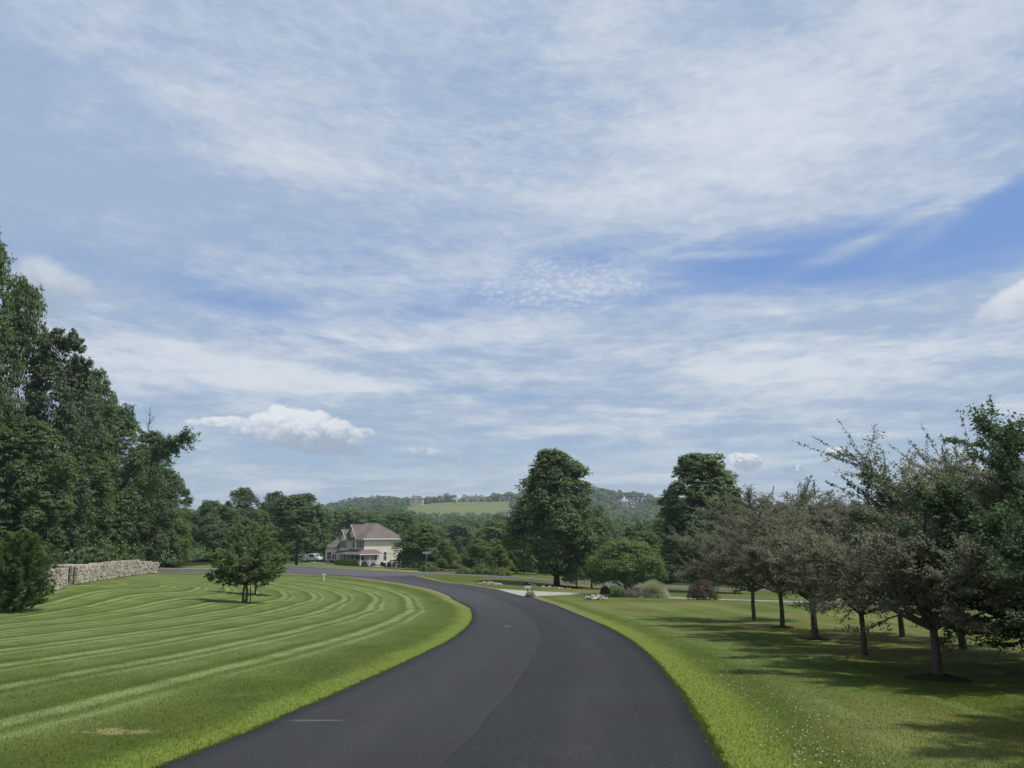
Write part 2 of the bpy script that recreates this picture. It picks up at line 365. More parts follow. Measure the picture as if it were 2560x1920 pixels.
def grass_color(blade=False):
    d, _ = attr('edge'); zone, _ = attr('zone'); p = pos()
    right = M('GREATER_THAN', d, 50.0); d = d - right * 100
    nb = noise(p, .11, 3, .5); nm = noise(p, .7, 4, .6, .3); nf = noise(p, 9, 4, .7); nw = noise(p, .23, 2, .5, 0, 4.4)
    ng = noise(p, .42, 4, .65, 0, 2.2); x, y, z = sep(p)
    dark = mix(sstep(nm, .35, .68), (.048, .073, .010), (.072, .098, .015))
    dark = mix(sstep(nb, .42, .62) * .5, dark, (.088, .100, .022))
    dark = mix(sstep(nf, .42, .75) * .5, dark, (.032, .052, .007))
    # mowing stripes follow the kerb of the lawn at fixed spacing
    dd = d + (nw - .5) * .55 + (nm - .5) * .10
    def pulse(ph, period, w0, w1):
        f = M('FRACT', (dd - ph) / period); g = M('ABSOLUTE', f - .5) * period      # 0 at the line
        return sstep(g, w1, w0)
    wd = sstep(d, 1.5, 3.2)
    line = pulse(3.4 - 1.25, 2.5, .07, .36) * (sstep(nm, .28, .58) * .5 + .5) * (sstep(ng, .32, .5) * .45 + .55)
    line2 = pulse(3.4 - 1.25 - .68, 2.5, .04, .20) * .55 * (sstep(nb, .3, .55))
    band = pulse(2.3 - 1.25, 2.5, .40, .95) * .50 * (sstep(ng, .35, .65) * .7 + .3)
    sL = M('ADD', line + line2, band, clamp=True) * wd
    lineR = pulse(1.2, 1.75, .05, .22) * .34 * sstep(nm, .35, .65); bandR = pulse(.6, 3.5, .6, 1.0) * .35
    dryR = sstep(nb + (nf - .5) * .25, .40, .60) * sstep(d, 1.0, 2.6) * .8
    sR = M('ADD', lineR, bandR * .5, clamp=True) * sstep(d, .8, 1.6) * sstep(y, 70, 45)
    st = sL * (1 - right) + sR * right
    c = mix(dryR * right, dark, (.112, .112, .030))
    c = mix(st, c, (.150, .195, .070))
    # fast growing bright fringe by the asphalt
    fr = sstep(d + (nm - .5) * .9 + (nf - .5) * .5 + (ng - .5) * .6 - right * .12, .95, .35)
    c = mix(fr * .9 * sstep(y, 62, 30), c, mix(sstep(nf, .35, .7), (.130, .175, .028), (.098, .134, .022)))
    c = mix(fr * .6 * sstep(y, 30, 62), c, (.20, .20, .07))
    # worn patch on the left lawn
    if True:
        gx, gy = P(235, 1580, plY(1580))[0], plY(1580)
        rr = M('SQRT', M('POWER', (x - gx) / .62, 2.0) + M('POWER', (y - gy) / .20, 2.0))
        c = mix(sstep(rr + (nf - .5) * 1.6 + (nm - .5) * 3.0 + (noise(p, 4.5, 3, .6) - .5) * 2.6, 1.0, .3) * .62, c, (.24, .21, .10))
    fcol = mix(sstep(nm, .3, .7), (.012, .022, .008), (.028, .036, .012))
    meadow = mix(sstep(noise(vscale(p, .3, 1.5, 1), .05, 5, .6), .35, .65), (.125, .140, .050), (.090, .120, .040))
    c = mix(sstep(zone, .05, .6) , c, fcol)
    c = mix(sstep(zone, 1.2, 1.8), c, meadow)
    if blade:
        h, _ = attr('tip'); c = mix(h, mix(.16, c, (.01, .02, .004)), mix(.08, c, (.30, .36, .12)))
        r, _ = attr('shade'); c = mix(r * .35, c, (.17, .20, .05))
    return c, nf, nm
def _g(nt):
    c, nf, nm = grass_color(); return princ(nt, c, .9, .1, 0, nf + nm * .6, .05, .7)
M_GROUND = mat('lawn_ground', _g)
def _gb(nt):
    c, nf, nm = grass_color(True)
    a = nt.nodes.new('ShaderNodeBsdfDiffuse'); b = nt.nodes.new('ShaderNodeBsdfTranslucent'); m = nt.nodes.new('ShaderNodeMixShader')
    nt.links.new(c.s, a.inputs[0]); c2 = mix(.5, c, (.14, .24, .015)); nt.links.new(c2.s, b.inputs[0]); m.inputs[0].default_value = .3
    nt.links.new(a.outputs[0], m.inputs[1]); nt.links.new(b.outputs[0], m.inputs[2]); return m.outputs[0]
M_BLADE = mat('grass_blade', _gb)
def _asph(nt):
    u, _ = attr('across'); p = pos(); x, y, z = sep(p)
    nf = noise(p, 34, 4, .85); nf2 = noise(p, 110, 2, .8); nm = noise(p, .5, 4, .6); ns = noise(vscale(p, 1.6, .22, 1), 1, 4, .6)
    g = mix(sstep(nf * .55 + nf2 * .45, .40, .62), (.010, .0112, .0120), (.043, .0465, .0495))
    g = mix(sstep(nm, .35, .7) * .45, g, (.021, .0212, .0225)); npk = noise(p, 1.3, 5, .7, .4, 8.8); g = mix(sstep(npk, .55, .72) * .28, g, (.062, .055, .055)); g = mix(sstep(npk, .42, .28) * .25, g, (.018, .019, .021))
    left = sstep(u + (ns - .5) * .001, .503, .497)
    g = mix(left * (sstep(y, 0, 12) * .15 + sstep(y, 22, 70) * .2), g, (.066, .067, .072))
    wheel = sstep(M('ABSOLUTE', M('ABSOLUTE', u - .5) - .25), .13, .02) * sstep(ns, .3, .7)
    g = mix(wheel * .16, g, (.070, .071, .075))
    seam = sstep(M('ABSOLUTE', u + (ns - .5) * .001 - .5), .0022, .0006)
    g = mix(seam * .7, g, (.012, .012, .013))
    s2 = sstep(M('ABSOLUTE', u - .495), .006, .001) * sstep(ns, .42, .62)
    g = mix(s2 * .14, g, (.12, .118, .12))
    gx, gy = P(672, 1560, plY(1560))[0], plY(1560)
    rr = M('SQRT', M('POWER', (x - gx) / .50, 2.0) + M('POWER', (y - gy - (x - gx) * .02) / .075, 2.0))
    g = mix(sstep(rr + (nf - .5) * .5 + (ns - .5) * .8, 1.05, .35) * .42, g, (.17, .15, .145))
    gx, gy = P(1095, 1354, plY(1354))[0], plY(1354)
    rr = M('SQRT', M('POWER', (x - gx) / .16, 2.0) + M('POWER', (y - gy) / .10, 2.0))
    g = mix(sstep(rr, 1.1, .8) * .6, g, (.3, .3, .3))
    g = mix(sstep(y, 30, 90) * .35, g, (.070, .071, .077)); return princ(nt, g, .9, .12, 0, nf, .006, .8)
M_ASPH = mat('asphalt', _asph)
def _asph2(nt):
    p = pos(); nf = noise(p, 30, 3, .8); nm = noise(p, .25, 4, .6)
    g = mix(sstep(nf, .3, .7), (.050, .051, .056), (.076, .077, .084)); g = mix(sstep(nm, .35, .65) * .4, g, (.075, .073, .080))
    return princ(nt, g, .85, .3, 0, nf, .006, .6)
M_ASPH2 = mat('worn_asphalt', _asph2)
M_CONC = simple('pale_concrete', (.27, .265, .25), .85, .2, .12, 1.5)
M_EDGE = simple('gravel_edge', (.25, .22, .17), .95, .1, .35, 6)
def leaf_mat(name, dk, lt, transl=.3, accent=None, tcol=(.10, .18, .02)):
    def f(nt):
        s, _ = attr('shade'); oi = nt.nodes.new('ShaderNodeObjectInfo'); r = V(oi.outputs['Random'])
        n = noise(pos(), .8, 3, .6)
        c = mix(s, dk, lt); c = mix(sstep(n, .35, .7) * .35, c, tuple(x * 1.25 for x in lt))
        c = mix(r * .35, c, tuple(x * .62 for x in lt))
        if accent is not None:
            s2, _ = attr('accent'); c = mix(s2, c, accent)
        a = nt.nodes.new('ShaderNodeBsdfDiffuse'); b = nt.nodes.new('ShaderNodeBsdfTranslucent'); m = nt.nodes.new('ShaderNodeMixShader')
        g = nt.nodes.new('ShaderNodeBsdfGlossy'); g.inputs['Roughness'].default_value = .6; g.inputs[0].default_value = (.5, .55, .6, 1)
        m2 = nt.nodes.new('ShaderNodeMixShader'); m2.inputs[0].default_value = .03
        nt.links.new(c.s, a.inputs[0]); nt.links.new(mix(.5, c, tcol).s, b.inputs[0]); m.inputs[0].default_value = transl
        nt.links.new(a.outputs[0], m.inputs[1]); nt.links.new(b.outputs[0], m.inputs[2])
        nt.links.new(m.outputs[0], m2.inputs[1]); nt.links.new(g.outputs[0], m2.inputs[2]); return m2.outputs[0]
    return mat(name, f)
L_WOOD = leaf_mat('leaf_woodland', (0.0601, 0.1097, 0.046), (0.1309, 0.1981, 0.0708), .42)
L_OAK = leaf_mat('leaf_oak', (0.0581, 0.1025, 0.0444), (0.1298, 0.1913, 0.0649), .42, (.15, .18, .045))
L_BRIGHT = leaf_mat('leaf_bright', (0.0702, 0.1215, 0.0351), (0.1418, 0.216, 0.0621), .38, (.16, .20, .05))
L_ORCH = leaf_mat('leaf_hawthorn', (.118, .136, .094), (.225, .245, .170), .50, (.225, .185, .145), (.22, .26, .13))
L_OLIVE = leaf_mat('leaf_olive', (.105, .155, .058), (.205, .270, .105), .45, (.21, .22, .10), (.17, .26, .07))
L_DEEP = leaf_mat('leaf_deep', (.045, .080, .045), (.105, .150, .080), .38)
L_MID = leaf_mat('leaf_grey_green', (.062, .090, .050), (.115, .150, .078), .36)
L_YELLOW = leaf_mat('leaf_yellow_green', (0.091, 0.13, 0.0286), (0.169, 0.2015, 0.0442), .40)
L_PINE = leaf_mat('needle_pine', (.050, .095, .028), (.125, .195, .055), .2)
L_RED = leaf_mat('leaf_red', (.055, .028, .025), (.115, .062, .050), .3)
L_GRASSY = leaf_mat('leaf_plume_grass', (.30, .33, .17), (.50, .52, .32), .45, None, (.45, .5, .28))
L_LAV = leaf_mat('leaf_heather', (.09, .085, .072), (.15, .135, .115), .2)
M_BARK = simple('bark', (.085, .072, .058), .95, .1, .4, 14, 0, .03)
M_BARKD = simple('dark_bark', (.035, .030, .026), .95, .1, .4, 8, 0, .03)

# ---------------------------------------------------------------- ground sheet
def grow(a, s, r, lim):
    o = [a]
    while o[-1] < lim: o.append(o[-1] + s); s *= r
    return o
xs = list(np.arange(-20, 20.01, .4)); xr_ = grow(20, .42, 1.025, 5200)[1:]; xs = [-x for x in xr_[::-1]] + xs + xr_
ys = [-y for y in grow(0, .8, 1.12, 120)[1:][::-1]] + list(np.arange(0, 60, .45)) + grow(60, .47, 1.012, 7000)
gx, gy = np.meshgrid(np.array(xs), np.array(ys)); gz = terrain(gx, gy)
nx, ny = len(xs), len(ys)
ii = (np.arange(ny - 1)[:, None] * nx + np.arange(nx - 1)[None]).ravel()
ea = np.full(gx.shape, 30.0); mk_ = (gy < 125) & (np.abs(gx) < 90)
ea[mk_] = edge_attr(gx[mk_], gy[mk_])
ea[(~mk_) & (gx > 0)] += 100
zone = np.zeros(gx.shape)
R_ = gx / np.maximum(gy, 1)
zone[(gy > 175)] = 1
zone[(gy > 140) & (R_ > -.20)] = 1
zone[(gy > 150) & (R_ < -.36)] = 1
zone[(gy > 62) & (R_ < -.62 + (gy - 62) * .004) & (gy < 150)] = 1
px_of = lambda X, Y, Z: 1106 + FPX * (X / (Y * cos(PITCH) + (Z - CAMZ) * sin(PITCH)))
pxg = px_of(gx, np.maximum(gy, 1), gz)
zone[(gy > 770) & (gy < 985) & (pxg > 880) & (pxg < 1125)] = 2
zone[(gy > 138) & (gy < 210) & (pxg > 940) & (pxg < 1060)] = 2
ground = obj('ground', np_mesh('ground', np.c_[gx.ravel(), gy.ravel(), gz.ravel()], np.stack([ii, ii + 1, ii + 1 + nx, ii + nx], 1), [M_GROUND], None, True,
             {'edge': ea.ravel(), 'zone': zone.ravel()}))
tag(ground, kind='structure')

# ---------------------------------------------------------------- roads
def strip(name, A, B, n, dz, mt, kind='structure'):
    """sheet between two polylines of equal length, n cells across, following the ground"""
    A = np.asarray(A); B = np.asarray(B); t = np.linspace(0, 1, n + 1)[None, :, None]
    Q = A[:, None] * (1 - t) + B[:, None] * t; z = terrain(Q[..., 0], Q[..., 1]) + dz
    m = len(A); i = (np.arange(m - 1)[:, None] * (n + 1) + np.arange(n)[None]).ravel()
    f = np.stack([i, i + 1, i + n + 2, i + n + 1], 1)
    # thin skirt down at both sides
    v = np.concatenate([Q.reshape(-1, 2), z.reshape(-1, 1)], 1); k = len(v)
    sk = []; vv = [v]
    for col in (0, n):
        e = v.reshape(m, n + 1, 3)[:, col].copy(); e[:, 2] -= .12; vv.append(e)
        a = np.arange(m - 1) * (n + 1) + col; b = k + np.arange(m - 1); sk.append(np.stack([a, a + n + 1, b + 1, b], 1)); k += m
    f = np.vstack([f] + sk); v = np.vstack(vv); uu = np.concatenate([np.tile(t.ravel(), m), np.zeros(m), np.ones(m)])
    return tag(obj(name, np_mesh(name, v, f, [mt], None, True, {'across': uu})), kind=kind)
yy = np.concatenate([np.arange(-60, 40, .8), np.arange(40, 96.2, .6)])
jl = np.array([0.03 * sin(y * 2.1) + .02 * sin(y * 5.3 + 1) + .015 * sin(y * 11.7) for y in yy])
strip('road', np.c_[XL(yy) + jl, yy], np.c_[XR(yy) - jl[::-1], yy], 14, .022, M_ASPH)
cf = spline(edge([(-500,1235,80),(0,1236,82),(331,1236,88),(447,1237,96),(605,1240,104),(700,1243,99.5),(790,1248,94.5),(890,1243,96.2),(959,1245,99),(1110,1250,100),(1274,1263,103),(1467,1273,105),(1800,1280,106),(2300,1285,108)]), 8)
cb = spline(edge([(-500,1228,88),(0,1228,92),(331,1228,98),(447,1230,107),(605,1222,116),(728,1229,110),(833,1234,107),(900,1238,104.5),(994,1242,104),(1110,1247,106),(1274,1258,109),(1467,1268,111),(1800,1276,113),(2300,1280,115)]), 8)
strip('cross_road', cf, cb, 6, .035, M_ASPH2)
def off(poly, d):
    t = np.gradient(poly, axis=0); t /= np.linalg.norm(t, axis=1)[:, None]; return poly + np.c_[t[:, 1], -t[:, 0]] * d
rr_ = Rc[(Rc[:, 1] > 30) & (Rc[:, 1] < 97)]; wr_ = np.clip((rr_[:, 1:2] - 30) / 25, .02, 1); strip('gravel_edge', rr_ + [(-.02, 0)], rr_ * (1 - wr_) + off(rr_, .22) * wr_, 1, .028, M_EDGE)
lq = Lc[(Lc[:, 1] > 60)]; strip('gravel_edge', lq + [(.02, 0)], off(lq, -.16), 1, .028, M_EDGE)
strip('kerb_line', cb, off(cb, -.30), 1, .05, M_EDGE)
strip('kerb_line', off(cf[30:41], .18), cf[30:41], 1, .05, M_EDGE)
dfp = edge([(1128,1289.6,65.6),(1180,1286,67),(1232,1283.8,68.4),(1318,1286.5,67),(1467,1292,64),(1562,1296,61.5),(1739,1301,57),(2000,1304,55),(2500,1304,55)])
dbp = edge([(1068,1274,73.5),(1150,1277,72.6),(1232,1279.5,71.8),(1318,1283,70),(1467,1289.5,66.5),(1562,1293.5,64),(1739,1298.5,59.5),(2000,1301,57.5),(2500,1302,57.5)])
strip('driveway', spline(dfp, 6), spline(dbp, 6), 3, .045, M_CONC)

# ---------------------------------------------------------------- grass blades on the near lawns
rg = np.random.default_rng(7)
def blades(name, n, y0, y1, hmin, hmax, wid, edge_only=False, seed=1):
    g = np.random.default_rng(seed)
    k = g.random(n); Y = y0 * (y1 / y0) ** (k ** .95)           # denser near the camera
    if edge_only:
        s = g.random(n) < .5; off_ = g.normal(0, .05, n); off_ = np.abs(off_) - .05 + .02 * np.sin(Y * 9) + .015 * np.sin(Y * 23)
        X = np.where(s, XL(Y) - off_, XR(Y) + off_)
    else:
        X = (g.random(n) * 2 - 1) * (.74 * Y + 1.5)
        keep = (X < XL(Y) + .02) | (X > XR(Y) - .02); X, Y = X[keep], Y[keep]
    n = len(X); Z = terrain(X, Y); e = edge_attr(X, Y); dd = np.where(e > 50, e - 100, e)
    lush = np.clip(.9 - dd, 0, 1) * .25
    h = (hmin + (hmax - hmin) * g.random(n)) * (1 + lush * .8) * np.clip(1.25 - Y / 50, .25, 1); a = g.random(n) * 2 * pi; w = wid * (.6 + g.random(n) * .8) * (1 + Y / 22)
    lean = g.random(n) * .8 * h; la = g.random(n) * 2 * pi
    cx, cy = np.cos(a) * w, np.sin(a) * w
    v = np.empty((n, 3, 3)); v[:, 0] = np.c_[X - cx, Y - cy, Z - .006]; v[:, 1] = np.c_[X + cx, Y + cy, Z - .006]
    v[:, 2] = np.c_[X + np.cos(la) * lean, Y + np.sin(la) * lean, Z + h]
    tip = np.tile([0., 0., 1.], n); sh = np.repeat(g.random(n), 3); ed = np.repeat(np.where(dd < 0, e - dd, e), 3)
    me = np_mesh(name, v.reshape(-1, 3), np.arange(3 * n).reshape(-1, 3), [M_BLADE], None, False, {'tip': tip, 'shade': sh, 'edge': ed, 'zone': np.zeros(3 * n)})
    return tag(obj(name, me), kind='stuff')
blades('lawn_grass', 430000, 5.5, 62, .014, .034, .0024, seed=3)
blades('edge_grass', 42000, 5.5, 55, .015, .042, .0035, True, seed=4)
# white clover heads in the right-hand verge
def clover():
    g = np.random.default_rng(11); n = 300; Y = 6.5 + g.random(n) ** 1.3 * 11; o = 1.15 + g.normal(0, .28, n) + .25 * np.sin(Y * 1.3)
    Y = np.where(g.random(n) < .18, 8.2 + g.normal(0, .6, n), Y)
    X = XR(Y) + np.clip(o, .5, 3); r = .006 + g.random(n) * .008; Z = terrain(X, Y) + .032
    base = np.array([(1,0,0),(0,1,0),(-1,0,0),(0,-1,0),(0,0,1),(0,0,-1)], float)
    v = (np.c_[X, Y, Z][:, None] + base[None] * r[:, None, None]).reshape(-1, 3)
    fb = np.array([(0,1,4),(1,2,4),(2,3,4),(3,0,4),(1,0,5),(2,1,5),(3,2,5),(0,3,5)])
    f = (np.arange(n)[:, None, None] * 6 + fb[None]).reshape(-1, 3)
    tag(obj('clover_flowers', np_mesh('clover_flowers', v, f, [simple('clover_white', (.36, .38, .32), .9, .1, .1)])), kind='stuff')
clover()

# ---------------------------------------------------------------- foliage
def leaf_quads(Pn, N, size, g, aspect=.62):
    """diamond leaves at Pn facing N"""
    n = len(Pn); N = N / np.maximum(np.linalg.norm(N, axis=1)[:, None], 1e-6)
    r = g.normal(size=(n, 3)); T = np.cross(N, r); T /= np.maximum(np.linalg.norm(T, axis=1)[:, None], 1e-6); B = np.cross(N, T)
    s = (np.asarray(size) * (.7 + .6 * g.random(n)))[:, None] * .5
    v = np.empty((n, 4, 3)); v[:, 0] = Pn - T * s; v[:, 1] = Pn - B * s * aspect; v[:, 2] = Pn + T * s - N * s * .35; v[:, 3] = Pn + B * s * aspect
    return v.reshape(-1, 3)
def rdir(g, n):
    d = g.normal(size=(n, 3)); return d / np.linalg.norm(d, axis=1)[:, None]
PROF = {'round': lambda t: np.sqrt(np.clip(1 - (2 * t - .95) ** 2 * .98, 0.02, 1)),
        'oak': lambda t: np.interp(t, [0, .12, .35, .6, .8, .93, 1], [.62, .95, 1, .86, .60, .36, .10]),
        'broad': lambda t: np.interp(t, [0, .1, .35, .65, .85, 1], [.70, .98, 1, .90, .66, .2]),
        'cone': lambda t: np.interp(t, [0, .1, .3, .7, 1], [.75, 1, .9, .5, .06]),
        'tall': lambda t: np.interp(t, [0, .15, .45, .75, .92, 1], [.6, .85, 1, .85, .5, .12])}
def crown(name, seed, H, Wd, base, nl, nsub, nleaf, leaf, mt, prof='oak', lob=(.11, .19), acc=0.0, trunk=None, flat=.92, droop=.0, merge=False, lean=0):
    """crown of leaf clumps: lobes > twig clumps > leaves, on limbs; returns (crown mesh, trunk mesh)"""
    g = np.random.default_rng(seed); pf = PROF[prof]; CH = H - base
    t = g.random(nl) ** .85 * .93 + .03; r = pf(t); a = np.arange(nl) * 2.39996 + g.normal(0, .5, nl)
    lump = 1 + .16 * np.sin(a * 3 + seed) * np.sin(t * 9 + seed * 2)
    u = np.where(g.random(nl) < .25, .15 + .35 * g.random(nl), .52 + .42 * np.sqrt(g.random(nl))); R = Wd / 2
    c = np.c_[np.cos(a) * r * u * R * lump, np.sin(a) * r * u * R * lump, base + t * CH * .96]
    lr = Wd * g.uniform(lob[0], lob[1], nl) * (.65 + .45 * r)
    d = rdir(g, nl * nsub); out_ = np.repeat(c * [1, 1, .35] + [0, 0, -base * .35], nsub, 0); out_ /= np.maximum(np.linalg.norm(out_, axis=1)[:, None], .01)
    d = d + out_ * .75; d[:, 2] = np.where(d[:, 2] < 0, d[:, 2] * .55, d[:, 2]); d /= np.linalg.norm(d, axis=1)[:, None]
    lrs = np.repeat(lr, nsub); sc = np.repeat(c, nsub, 0) + d * (lrs * (.55 + .5 * g.random(nl * nsub)))[:, None] * [1, 1, flat]
    sr = lrs * g.uniform(.26, .46, nl * nsub)
    keep = g.random(len(sc)) > .10; sc, sr, d = sc[keep], sr[keep], d[keep]
    ns = len(sc); q = rdir(g, ns * nleaf); q[:, 2] = np.where(q[:, 2] < -.2, -q[:, 2] * .5, q[:, 2])
    srr = np.repeat(sr, nleaf); p = np.repeat(sc, nleaf, 0) + q * (srr * g.random(ns * nleaf) ** .4)[:, None] * [1.1, 1.1, .78]
    p[:, 2] -= droop * np.hypot(p[:, 0], p[:, 1]) ** 1.5
    N = q * .55 + np.repeat(d, nleaf, 0) * .5 + [0, 0, .55] + g.normal(0, .35, (len(p), 3))
    v = leaf_quads(p, N, leaf, g); n = len(p)
    shs = np.clip(.5 + g.normal(0, .22, ns), 0, 1)
    sh = np.clip(np.repeat(shs, nleaf) + g.normal(0, .14, n), 0, 1)
    ac = np.clip(np.repeat((g.random(ns) < acc * (.3 + 1.6 * ((sc[:, 2] - base) / CH) ** 2)).astype(float), nleaf) * g.random(n), 0, 1)
    f = np.arange(4 * n).reshape(-1, 4)
    mb = MB(); tr = trunk or H * .018
    top = base + CH * .8; ks = np.linspace(0, 1, 7)
    wob = g.normal(0, H * .006, (7, 2)); wob[0] = 0
    tp = [(wob[i, 0] + lean * k * k, wob[i, 1], k * top - (.25 if i == 0 else 0)) for i, k in enumerate(ks)]
    mb.tube(tp, [tr * (1.25 if k == 0 else 1 - k * .85) for k in ks], 8)
    for i in g.choice(nl, min(nl, 26), replace=False):
        z0 = max(base * .75, c[i, 2] - lr[i] - np.hypot(c[i, 0], c[i, 1]) * .55); z0 = min(z0, top * .9); k = z0 / top
        p0 = Vector((np.interp(k, ks, [q_[0] for q_ in tp]), np.interp(k, ks, [q_[1] for q_ in tp]), z0)); p2 = Vector(c[i]); p1 = p0.lerp(p2, .5) + Vector((0, 0, -.04 * H * (1 - k)))
        mb.tube([p0, p1, p2], [tr * (1 - k * .85) * .5, tr * .24, tr * .1], 5, cap=False)
    at_ = {'shade': np.repeat(sh, 4), 'accent': np.repeat(ac, 4)}
    if merge:
        tv = np.array(mb.v); tf = np.array([x for x in mb.f if len(x) == 4]) + 4 * n
        return np_mesh(name, np.vstack([v, tv]), np.vstack([f, tf]), [mt, M_BARKD], np.r_[np.zeros(n), np.ones(len(tf))], False,
                       {k_: np.r_[a_, np.zeros(len(tv))] for k_, a_ in at_.items()})
    return np_mesh('crown', v, f, [mt], None, False, at_), mb.mesh('trunk', M_BARKD if tr > .12 else M_BARK, True)

def put_tree(name, label, cat, meshes, loc, H, Wd, mH, mW, group=None, rz=None):
    """one tree: an empty at its foot, with trunk and crown; meshes are mH high and mW wide"""
    s = (Wd / mW, Wd / mW, H / mH)
    t = thing(name, label, cat, loc, (zlib.crc32(label.encode()) % 628) / 100 if rz is None else rz, group, s)
    obj('crown', meshes[0], t); obj('trunk', meshes[1], t); return t
def dims(px, top, base, Y, wpx, X=None):
    """height and width in metres of a tree whose crown spans wpx and rises from base to top"""
    p = G(px, base, Y); _, zt = P(px, top, Y); return p, zt - p.z, wpx / FPX * Y * 1.02

K_OAK = crown('oak', 1, 18, 12, 1.7, 190, 24, 15, .36, L_OAK, 'oak', (.10, .17), .35, .42)
K_OAK2 = crown('oak', 2, 18, 11, 1.1, 210, 24, 15, .36, L_OAK, 'oak', (.09, .16), .35, .36)
K_BROAD = crown('broad', 3, 14, 10, 1.7, 120, 22, 14, .34, L_WOOD, 'broad', (.11, .18), .25, .22)
K_ROUND = crown('round', 4, 5, 6.6, .9, 120, 20, 15, .16, L_BRIGHT, 'round', (.10, .17), .25, .10, .75)
K_BRT = crown('bright', 5, 10, 9, .7, 110, 20, 13, .29, L_BRIGHT, 'broad', (.11, .19), .2, .14)
K_YEL = crown('yellow', 6, 9, 8, .3, 95, 18, 12, .26, L_YELLOW, 'cone', (.11, .19), .0, .12)
K_WOOD = [crown('wood', 10 + i, 15, 10 + i % 3, 1.0, 75, 14, 11, .50, (L_WOOD, L_OAK, L_WOOD, L_BRIGHT)[i], ('broad', 'oak', 'round', 'broad')[i], (.12, .21), .15, .22, merge=True) for i in range(4)]
K_TALL = [crown('tall', 20 + i, 24, 15, 1.0, 190, 22, 14, .38, (L_WOOD, L_OAK, L_MID)[i], ('tall', 'broad', 'oak')[i], (.08, .15), .12, .35) for i in range(3)]
K_FAR = [crown('far', 30 + i, 15, 12, .4, 42, 10, 8, .9, (L_WOOD, L_OAK, L_BRIGHT)[i], ('broad', 'oak', 'round')[i], (.14, .25), .1, .2, merge=True) for i in range(3)]

# the two great trees and their neighbours beyond the driveway
def big(name, label, K, px, top, base, Y, w, mH, mW, group=None, cat='tree', rz=None):
    p, H, Wd = dims(px, top, base, Y, w); return put_tree(name, label, cat, K, p, H, Wd, mH, mW, group, rz)
big('shade_tree', 'tallest dark green shade tree in the middle, in a stone-edged bed by the driveway', K_OAK, 1203, 968, 1268, 90, 168, 18, 12)
big('shade_tree', 'tall dark shade tree with open top behind the round bush and plume grass', K_OAK2, 1528, 972, 1275, 96, 178, 18, 11, rz=2.2)
big('round_tree', 'low round bright green tree between the two tall shade trees', K_ROUND, 1352, 1172, 1286, 69, 138, 5, 6.6)
big('young_tree', 'small slender dark tree just right of the tallest shade tree', K_BROAD, 1278, 1120, 1268, 92, 78, 14, 10)
big('young_tree', 'small dark tree growing under the right side of the tallest shade tree', K_BROAD, 1246, 1170, 1268, 88, 60, 14, 10)
# street trees round the house
big('yard_tree', 'dark round tree with a stout trunk standing left of the cream house', K_BROAD, 640, 1064, 1221, 128, 112, 14, 10)
big('yard_tree', 'bright green spreading tree over the dark rail fence right of the house', K_BRT, 914, 1134, 1236, 118, 104, 10, 9)
big('young_tree', 'thin young tree behind the dark round tree, left of the white truck', K_BROAD, 597, 1140, 1212, 150, 50, 14, 10)
for px, top, base, Y, w, K, lab in ((1035, 1166, 1240, 122, 62, K_BRT, 'bright vine-covered tree beside the gap that shows the meadow'), (972, 1180, 1238, 116, 52, K_YEL, 'small yellow-green bushy tree behind the blue street sign'),
        (935, 1190, 1238, 116, 56, K_BRT, 'low bushy tree with its foliage to the ground left of the blue street sign'), (1078, 1178, 1243, 118, 58, K_YEL, 'yellow-green bushy tree by the cross road left of the tallest shade tree'),
        (1115, 1150, 1245, 124, 66, K_BRT, 'bushy tree tucked behind the left side of the tallest shade tree'), (1400, 1150, 1262, 128, 80, K_BRT, 'bright bushy tree seen in the gap left of the open-topped shade tree'),
        (1330, 1165, 1258, 130, 70, K_YEL, 'yellow-green tree behind the low round tree by the driveway'), (1440, 1120, 1264, 132, 84, K_BROAD, 'dark tree filling the gap behind the plume grass'),
        (1640, 1135, 1268, 125, 110, K_BROAD, 'dark broadleaf tree behind the leftmost orchard tree'), (1740, 1120, 1270, 130, 120, K_BRT, 'green tree seen through the crowns of the orchard row'),
        (1290, 1090, 1258, 150, 66, K_BROAD, 'mid-height dark tree behind the low round tree')):
    big('edge_tree', lab, K, px, top, base, Y, w, {id(K_BRT): 10, id(K_YEL): 9, id(K_BROAD): 14}[id(K)], {id(K_BRT): 9, id(K_YEL): 8, id(K_BROAD): 10}[id(K)])

# tall wood on the left
LEFT = [(-165, 440, 1225, 66, 200, 0, 'towering tree at the left edge of the picture, only its tips in view'),
        (-25, 590, 1225, 72, 130, 1, 'tall tree standing at the very left edge behind the towering one'),
        (85, 700, 1225, 74, 165, 2, 'tall loose-leaved round-topped tree second from the left edge'),
        (155, 790, 1214, 82, 130, 1, 'tall tree above the near end of the long stone wall'),
        (215, 868, 1212, 86, 150, 0, 'tall tree above the middle of the long stone wall'),
        (300, 925, 1206, 96, 130, 2, 'tall tree at the right end of the left wood above the wall end'),
        (345, 1010, 1205, 108, 100, 1, 'shorter dark tree under the reaching branch at the end of the wood'),
        (-200, 560, 1225, 58, 260, 2, 'tall tree partly outside the left edge'),
        (20, 900, 1222, 62, 200, 0, 'dark lower tree with foliage to the ground behind the pine'),
        (130, 960, 1218, 78, 170, 1, 'dark lower tree directly behind the near end of the stone wall'),
        (240, 1040, 1210, 92, 130, 2, 'dark lower tree behind the middle of the stone wall')]
for i, (px, top, base, Y, w, k, lab) in enumerate(LEFT):
    big('forest_tree', lab, K_TALL[k], px, top, base, Y, w, 24, 15, rz=i * 1.3)
